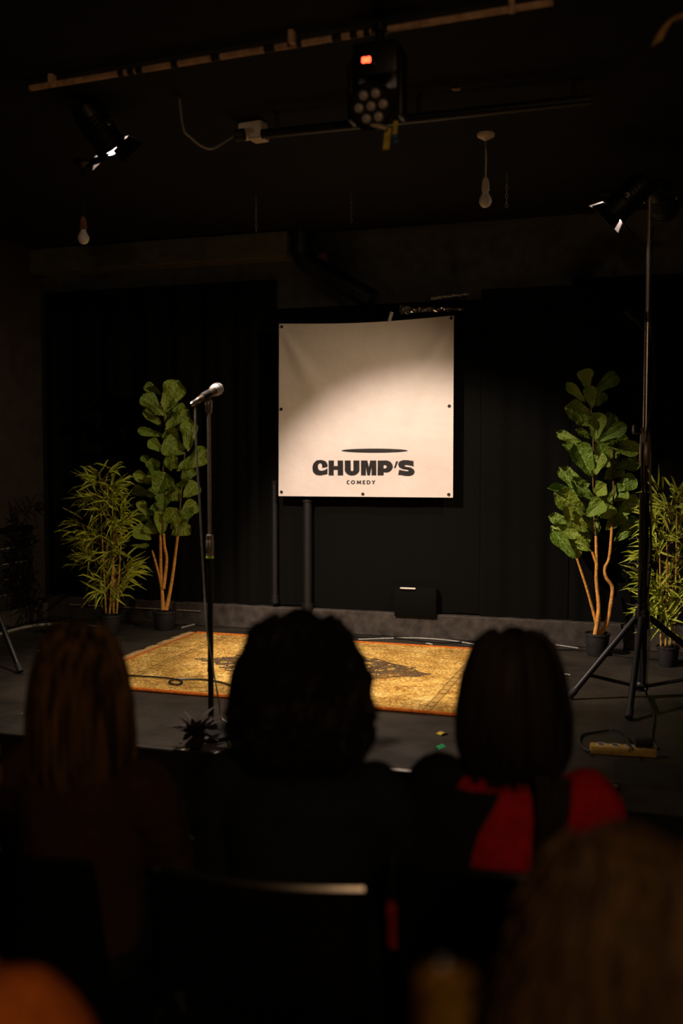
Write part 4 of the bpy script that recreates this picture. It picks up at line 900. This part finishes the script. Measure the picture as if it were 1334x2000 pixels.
# ------------------------------------------------------------------ audience chairs
def make_chair(loc, rot, label, rail='satin_black_metal'):
    root = thing('audience_chair', (0, 0, 0), label, 'chair', 'audience chairs')
    MB().box((0, 0.0, 0.445), (0.42, 0.42, 0.05), None, 0.02).build('seat', 'seat_vinyl', root)
    MB().grid(lambda u, v: Vector(((u - .5) * 0.40, -0.225 - 0.05 * v - 0.03 * math.cos((u - .5) * 3) + 0.02, 0.56 + 0.235 * v)), 10, 6)
    bk = MB()
    f_ = lambda u, v: Vector(((u - .5) * 0.40, -0.215 - 0.05 * v - 0.035 * math.cos((u - .5) * 3) + 0.03, 0.56 + 0.25 * v))
    bk.grid(f_, 10, 6); b2 = MB().grid(lambda u, v: f_(u, v) - Vector((0, 0.03, 0)), 10, 6); bk.add(b2.v, [f[::-1] for f in b2.f])
    n = len(b2.v)
    edge = [i for i in range(11)] + [i * 11 + 10 for i in range(1, 7)] + [66 + i for i in range(9, -1, -1)] + [i * 11 for i in range(5, 0, -1)]
    bk.f += [(edge[i], edge[i] + n, edge[(i + 1) % len(edge)] + n, edge[(i + 1) % len(edge)]) for i in range(len(edge))]
    bk.build('backrest', 'seat_vinyl', root)
    MB().tube([f_(i / 10, 1.0) + Vector((0, -0.015, 0.006)) for i in range(11)], 0.010, 8).build('top_rail', rail, root)
    for sx in (-1, 1):
        MB().tube([(sx * .20, -0.262, 0.815), (sx * .205, -0.22, 0.56), (sx * .205, -0.20, 0.42), (sx * .21, -0.24, 0.0)], 0.011, 8).build('leg', 'satin_black_metal', root)
        MB().tube([(sx * .20, 0.19, 0.43), (sx * .21, 0.22, 0.0)], 0.011, 8).build('leg', 'satin_black_metal', root)
        MB().tube([(sx * .205, -0.20, 0.415), (sx * .20, 0.19, 0.415)], 0.010, 8).build('side_rail', 'satin_black_metal', root)
    MB().tube([(-.20, 0.19, 0.415), (.20, 0.19, 0.415)], 0.010, 8).build('front_rail', 'satin_black_metal', root)
    root.location = loc; root.rotation_euler = (0, 0, rot); return root

# ------------------------------------------------------------------ people
def remesh(mb, name, mat, parent, voxel, it=4):
    o = mb.build(name, mat, parent, Vector((0, 0, 0)))
    m = o.modifiers.new('r', 'REMESH'); m.mode = 'VOXEL'; m.voxel_size = voxel; m.use_smooth_shade = True
    if it: s_ = o.modifiers.new('s', 'SMOOTH'); s_.iterations = it; s_.factor = 0.5
    dg = bpy.context.evaluated_depsgraph_get(); me = bpy.data.meshes.new_from_object(o.evaluated_get(dg))
    o.modifiers.clear(); o.data = me; me.name = name
    me.materials.clear(); me.materials.append(M[mat]); return o
def limb(mb, pts, infl=0.0):
    for (p, r), (q, r2) in zip(pts, pts[1:]): mb.cap(p, r + infl, q, r2 + infl)
TORSO = [((0, -.03, .475), .135, .10), ((0, -.03, .55), .160, .12), ((0, -.02, .68), .132, .098), ((0, -.01, .80), .150, .108), ((0, -.01, .885), .160, .100), ((0, -.01, .93), .125, .078), ((0, -.005, .965), .06, .055)]
def arm_pts(s, elbow, wrist): return [((s * .158, -.01, .905), .056), ((s * .185, -.005, .86), .050), (elbow, .038), (wrist, .026)]
def leg_pts(s, kx=.11): return [((s * .085, -.02, .555), .082), ((s * kx, .40, .535), .058), ((s * kx, .37, .30), .054), ((s * kx, .38, .085), .036)]
def hand(mb, wr, fd, up, s):
    fd = Vector(fd).normalized(); up = Vector(up); up = (up - fd * up.dot(fd)).normalized(); sd = fd.cross(up) * s; wr = Vector(wr)
    for k in range(4): mb.cap(wr + sd * (k - 1.5) * .012, .014, wr + fd * .075 + sd * (k - 1.5) * .0195, .0115, 8)
    for k, L in enumerate((.062, .072, .068, .052)):
        a = wr + fd * .078 + sd * (k - 1.5) * .0205; b = a + fd * L * .5 - up * .008; c = b + fd * L * .38 - up * .018; e = c + fd * L * .22 - up * .018
        mb.cap(a, .0095, b, .009, 8); mb.cap(b, .009, c, .0082, 8); mb.cap(c, .0082, e, .007, 8)
    a = wr + fd * .022 - sd * .026; b = a - sd * .026 + fd * .028 - up * .006; c = b + fd * .032 - sd * .004 - up * .010
    mb.cap(wr + fd * .01 - sd * .008, .014, a, .0125, 8); mb.cap(a, .0125, b, .0105, 8); mb.cap(b, .0105, c, .009, 8)
def person(loc, rot, scale, label, top, trousers, hairmat, elbows, wrists, tilt=0.0):
    root = thing('person', loc, label, 'person', 'seated audience'); root.rotation_euler = (0, 0, rot); root.scale = (scale,) * 3
    b = MB(); b.loft(TORSO); b.cap((0, -.005, .94), .054, (0, .012, 1.06), .050)
    h = Vector((0, .03, 1.15))
    b.ell(h + Vector((0, -.012, .018)), (.076, .096, .088)); b.ell(h + Vector((0, .03, -.045)), (.058, .066, .07)); b.ell(h + Vector((0, .062, -.092)), (.026, .026, .022))
    b.cap(h + Vector((0, .088, .018)), .009, h + Vector((0, .112, -.022)), .0135, 8); b.ell(h + Vector((0, .072, .030)), (.052, .020, .012))
    b.ell(h + Vector((.034, .068, -.02)), (.022, .022, .02)); b.ell(h + Vector((-.034, .068, -.02)), (.022, .022, .02))
    for s in (-1, 1): b.ell(h + Vector((s * .079, .0, -.01)), (.010, .020, .032), 10, 7)
    for s, e, w_ in ((-1, elbows[0], wrists[0]), (1, elbows[1], wrists[1])):
        limb(b, arm_pts(s, e, w_)); fdv = (Vector(w_) - Vector(e)).normalized(); hand(b, Vector(w_), (fdv.x * .6, fdv.y, fdv.z * .3 - .05), (0, 0, 1), s)
    for s in (-1, 1): limb(b, leg_pts(s)); b.cap((s * .11, .37, .06), .040, (s * .115, .54, .035), .030)
    remesh(b, 'body', 'skin', root, 0.0062)
    for s in (-1, 1): MB().ell(h + Vector((s * .032, .0805, .008)), (.0115, .0105, .009), 12, 8).build('eye', 'eye_white', root, Vector((0, 0, 0)))
    MB().ell(h + Vector((0, .096, -.054)), (.022, .010, .008), 12, 6).build('mouth', 'lip', root, Vector((0, 0, 0)))
    c = MB(); c.loft([(p, rx + .016, ry + .016) for p, rx, ry in TORSO[:-1]] + [((0, -.005, .952), .078, .07)])
    for s, e, w_ in ((-1, elbows[0], wrists[0]), (1, elbows[1], wrists[1])):
        e, w_ = Vector(e), Vector(w_); limb(c, arm_pts(s, e, e.lerp(w_, .86)), 0.013)
    o = remesh(c, 'top', top, root, 0.009, 5)
    out = []                                     # creases
    for vn, v in zip([n.vector.copy() for n in o.data.vertex_normals], o.data.vertices):
        c_ = v.co; out.extend(c_ + vn * (noise.noise(c_ * 13) * .006 + noise.noise(Vector((c_.x * 6, c_.y * 9, c_.z * 28))) * .004))
    o.data.vertices.foreach_set('co', out); o.data.update()
    c = MB(); c.loft([((0, -.03, .468), .152, .118), ((0, -.03, .55), .178, .138), ((0, -.025, .60), .16, .122)])
    for s in (-1, 1): limb(c, leg_pts(s), 0.012)
    remesh(c, 'trousers', trousers, root, 0.010, 4)
    for s in (-1, 1):
        c = MB().cap((s * .11, .36, .052), .046, (s * .117, .55, .040), .038); c.box((s * .114, .45, .012), (.085, .27, .024), None, .01)
        remesh(c, 'shoe', 'rubber', root, 0.009, 3)
    return root
def prof_at(prof, z):
    for (z0, r0), (z1, r1) in zip(prof, prof[1:]):
        if z <= z0 and z >= z1: return r0 + (r1 - r0) * (z0 - z) / (z0 - z1 + 1e-9)
    return prof[-1][1] if z < prof[-1][0] else prof[0][1]
def hair(root, prof, mat, n, curl, seed, yc=-.012, deep=.88, thick=.010, fly=0.0, inner=.93, strands=()):
    rnd = random.Random(seed); sc_ = root.scale[0]; prof = [(z / sc_, r / sc_) for z, r in prof]; z_hi, z_lo = prof[0][0], prof[-1][0]
    mass = MB(); rings = 16; m = 28; vs = []; fs = []
    def rad(z, a):
        r = prof_at(prof, z); f = math.sin(a)                       # a = 90 deg is the face
        k = 1.0
        if z < 1.205: k = 1 - 0.62 * max(0, (f - .45) / .55) ** .5 if f > .45 else 1.0
        return Vector((r * math.cos(a) * k, yc + r * deep * f * k, z))
    for i in range(rings + 1):
        z = z_hi + (z_lo - z_hi) * (i / rings) ** .8
        for j in range(m):
            p = rad(z, 2 * PI * j / m); q = Vector((0, yc, z)); vs.append(q + (p - q) * inner)
    for i in range(rings):
        for j in range(m): fs.append((i * m + j, (i + 1) * m + j, (i + 1) * m + (j + 1) % m, i * m + (j + 1) % m))
    fs.append(tuple(range(m))); fs.append(tuple(rings * m + j for j in range(m))[::-1]); mass.add(vs, fs)
    for v in mass.v: v += Vector((noise.noise(v * 18), noise.noise(v * 18 + Vector((5, 0, 0))), 0)) * (.004 + curl * .5)
    for i in range(n):
        a = math.radians(rnd.uniform(150, 390)) if rnd.random() < .9 else math.radians(rnd.uniform(130, 410))
        a = a % (2 * PI); zs = z_hi - .01 - rnd.random() * (.02 if curl == 0 else .14); ze = z_lo - rnd.uniform(-.05, .03) if curl == 0 else z_lo + rnd.uniform(-.02, .12)
        pts = []; ph = rnd.random() * 6; k = 15; off = rnd.uniform(-.004, .006); fr_ = rnd.uniform(55, 95)
        for j in range(k):
            z = zs + (ze - zs) * (j / (k - 1)) ** .85; p = rad(z, a + (curl * 4 + .03) * noise.noise((j * .3, i, 0)))
            q = Vector((0, yc, z)); dv = (p - q); L = dv.length; dv = dv.normalized() if L > 1e-5 else Vector((1, 0, 0))
            p = q + dv * (L + off + fly * rnd.random() * (j / k) ** 2)
            if curl: p += Vector((math.cos(z * fr_ + ph), math.sin(z * fr_ + ph), 0)) * curl
            pts.append(p)
        th = thick * rnd.uniform(.6, 1.2); mass.tube(pts, [th * (1 - .75 * (j / (k - 1)) ** 2) for j in range(k)], 5)
    for st_ in strands: mass.tube(spline(st_[0], 5), [st_[1] * (1 - .7 * i / (len(st_[0]) * 5)) for i in range((len(st_[0]) - 1) * 5 + 1)], 6)
    return mass.build('hair', mat, root, Vector((0, 0, 0)))
def flr(px, D): p = at_d(px, 1000, D); return Vector((p.x, p.y, 0))
el = ((-.20, .03, .66), (.20, .09, .66)); wr = ((-.09, .25, .655), (.09, .25, .655))
# centre
pc = flr(590, 2.08)
P1 = person(pc, 0.05, 1.0, 'person with wide dark curly hair and dark clothes in the middle, seen from behind', 'cloth_teal', 'denim', None, el, wr)
hair(P1, [(1.282, .015), (1.268, .055), (1.236, .088), (1.19, .112), (1.14, .128), (1.06, .141), (1.01, .139), (.975, .122), (.945, .095)], 'hair_black', 260, .010, 3, fly=.018, thick=.010)
# left
pl_ = flr(158, 2.2)
P2 = person(pl_, -0.05, .97, 'person with long straight light brown hair and dark clothes at the left, seen from behind', 'cloth_umber', 'denim', None, el, wr)
hair(P2, [(1.238, .012), (1.225, .045), (1.195, .072), (1.137, .096), (1.08, .108), (1.02, .115), (.96, .118), (.90, .112), (.865, .10)], 'hair_blond', 230, 0, 5, thick=.0085, fly=.006)
# right
pr_ = flr(1008, 2.12)
P3 = person(pr_, 0.12, .965, 'person with straight dark hair and a red top at the right, seen from behind', 'cloth_red', 'denim', None, ((-.20, .0, .67), (.21, .03, .66)), wr)
st3 = [([(.055 + .018 * k, -.12, .98), (.06 + .016 * k, -.155, .92), (.058 + .013 * k, -.165, .87), (.05 + .012 * k + .006 * (k % 2), -.158, .80 + .012 * (k % 3))], .013) for k in range(4)]
hair(P3, [(1.236, .015), (1.222, .050), (1.198, .076), (1.125, .102), (1.05, .116), (.985, .118), (.95, .110), (.925, .095)], 'hair_dark', 230, 0, 9, thick=.0085, strands=st3)
# black coat slipped off the left shoulder of the red top
ct = MB(); rnd = random.Random(4)
def coat(u, v):
    a = math.radians(170 + (66 + 34 * (1 - v)) * u); z = .945 - .44 * v; r = 1 + .10 * v
    x = .225 * math.cos(a) * r - .02; y = -.03 + .165 * math.sin(a) * r; edge = .05 * noise.noise((v * 3, 2, 0)) * u
    x += -.03 + edge; 
    if v < .15: x *= .72 + v * 1.9; y *= .75 + v * 1.7
    return Vector((x, y + .008 * noise.noise((u * 6, v * 9, 0)), z))
ct.grid(coat, 20, 20); inn = MB().grid(lambda u, v: coat(u, v) * 1.0 + Vector((.012, .012, 0)), 20, 20); ct.add(inn.v, [f[::-1] for f in inn.f])
ct.cap((-.165, -.01, .915), .075, (-.19, -.01, .85), .066); ct.cap((-.19, -.01, .85), .066, (-.2, -.008, .75), .062)
o = ct.build('coat', 'cloth_black', P3, Vector((0, 0, 0)))
# brown haired person near the camera, lower right
pb_ = flr(1235, 1.16)
P4 = person(pb_, 0.1, .90, 'blurred person with thick brown hair close to the camera at the lower right', 'cloth_tan', 'denim', None, el, wr)
hair(P4, [(1.165, .03), (1.150, .068), (1.12, .095), (1.06, .118), (1.0, .135), (.94, .15), (.88, .155), (.83, .15)], 'hair_brown', 240, .006, 13, fly=.01, thick=.010)
# orange top, only the right shoulder reaches into the picture
po_ = flr(-215, 1.14)
P5 = person(po_, 0.0, 1.06, 'person in an orange top at the lower left edge with only a shoulder in view', 'cloth_orange', 'denim', None, ((-.225, .03, .66), (.225, .02, .66)), wr)
hair(P5, [(1.335, .012), (1.32, .05), (1.28, .078), (1.22, .096), (1.16, .104), (1.10, .10), (1.06, .085)], 'hair_dark', 120, 0, 15)
make_chair(pc + Vector((0, -.02, 0)), 0.05, 'black chair with a steel top rail under the curly haired person', 'steel')
make_chair(pl_ + Vector((0, -.02, 0)), -0.05, 'black chair under the person with long light brown hair')
make_chair(pr_ + Vector((0, -.02, 0)), 0.12, 'black chair under the person in the red top')
make_chair(pb_ + Vector((0, -.02, 0)), 0.1, 'black chair under the brown haired person near the camera')
make_chair(po_ + Vector((0, -.02, 0)), 0.0, 'black chair under the person in the orange top')
# glass of amber drink on a small high table by the camera
g0 = at_d(872, 1898, 0.74); gz = g0.z - 0.115
tb = thing('high_table', (g0.x, g0.y, 0), 'small black high table near the camera carrying the glass', 'table')
MB().lathe([(0.005, gz - .025), (0.10, gz - .025), (0.115, gz - .018), (0.115, gz - .004), (0.11, gz), (0.005, gz)], (g0.x, g0.y, 0), n=30).build('table_top', 'black_metal', tb)
MB().tube([(g0.x, g0.y, 0.02), (g0.x, g0.y, gz - .02)], 0.02, 14).build('post', 'black_metal', tb)
MB().lathe([(0.13, 0), (0.13, 0.012), (0.03, 0.025), (0.02, 0.05)], (g0.x, g0.y, 0), n=28).build('foot', 'black_metal', tb)
gl = thing('drinking_glass', (g0.x, g0.y, gz), 'glass of amber drink on the small table at the bottom edge', 'glass')
MB().lathe([(0.018, 0.001), (0.019, 0.002), (0.0225, 0.115), (0.0212, 0.115), (0.018, 0.010), (0.004, 0.008)], (g0.x, g0.y, gz), n=28).build('tumbler', 'glass', gl)
MB().lathe([(0.004, 0.0105), (0.0172, 0.0115), (0.0206, 0.108), (0.004, 0.109)], (g0.x, g0.y, gz), n=28).build('drink', 'amber_drink', gl)

# red bag hanging from the chair back beside the red top
bg = at_d(780, 1808, 2.02)
hb_ = thing('shoulder_bag', (bg.x, bg.y, bg.z - 0.08), 'small red bag hanging between the middle and right chairs', 'bag')
MB().box(bg + Vector((0, 0, .015)), (0.036, 0.09, 0.10), None, 0.015).build('pouch', 'red_case', hb_)
MB().box(bg + Vector((0, -.003, .048)), (0.040, 0.094, 0.04), None, 0.014).build('flap', 'red_case', hb_)
tp = pr_ + Vector((-.197, -.27, .79))
MB().tube(spline([bg + Vector((0, .04, .07)), bg.lerp(tp, .6) + Vector((0, .02, .04)), tp + Vector((0, 0, .02)), bg.lerp(tp, .6) + Vector((0, -.03, .03)), bg + Vector((0, -.04, .07))], 5), 0.004, 6).build('strap', 'rubber', hb_)
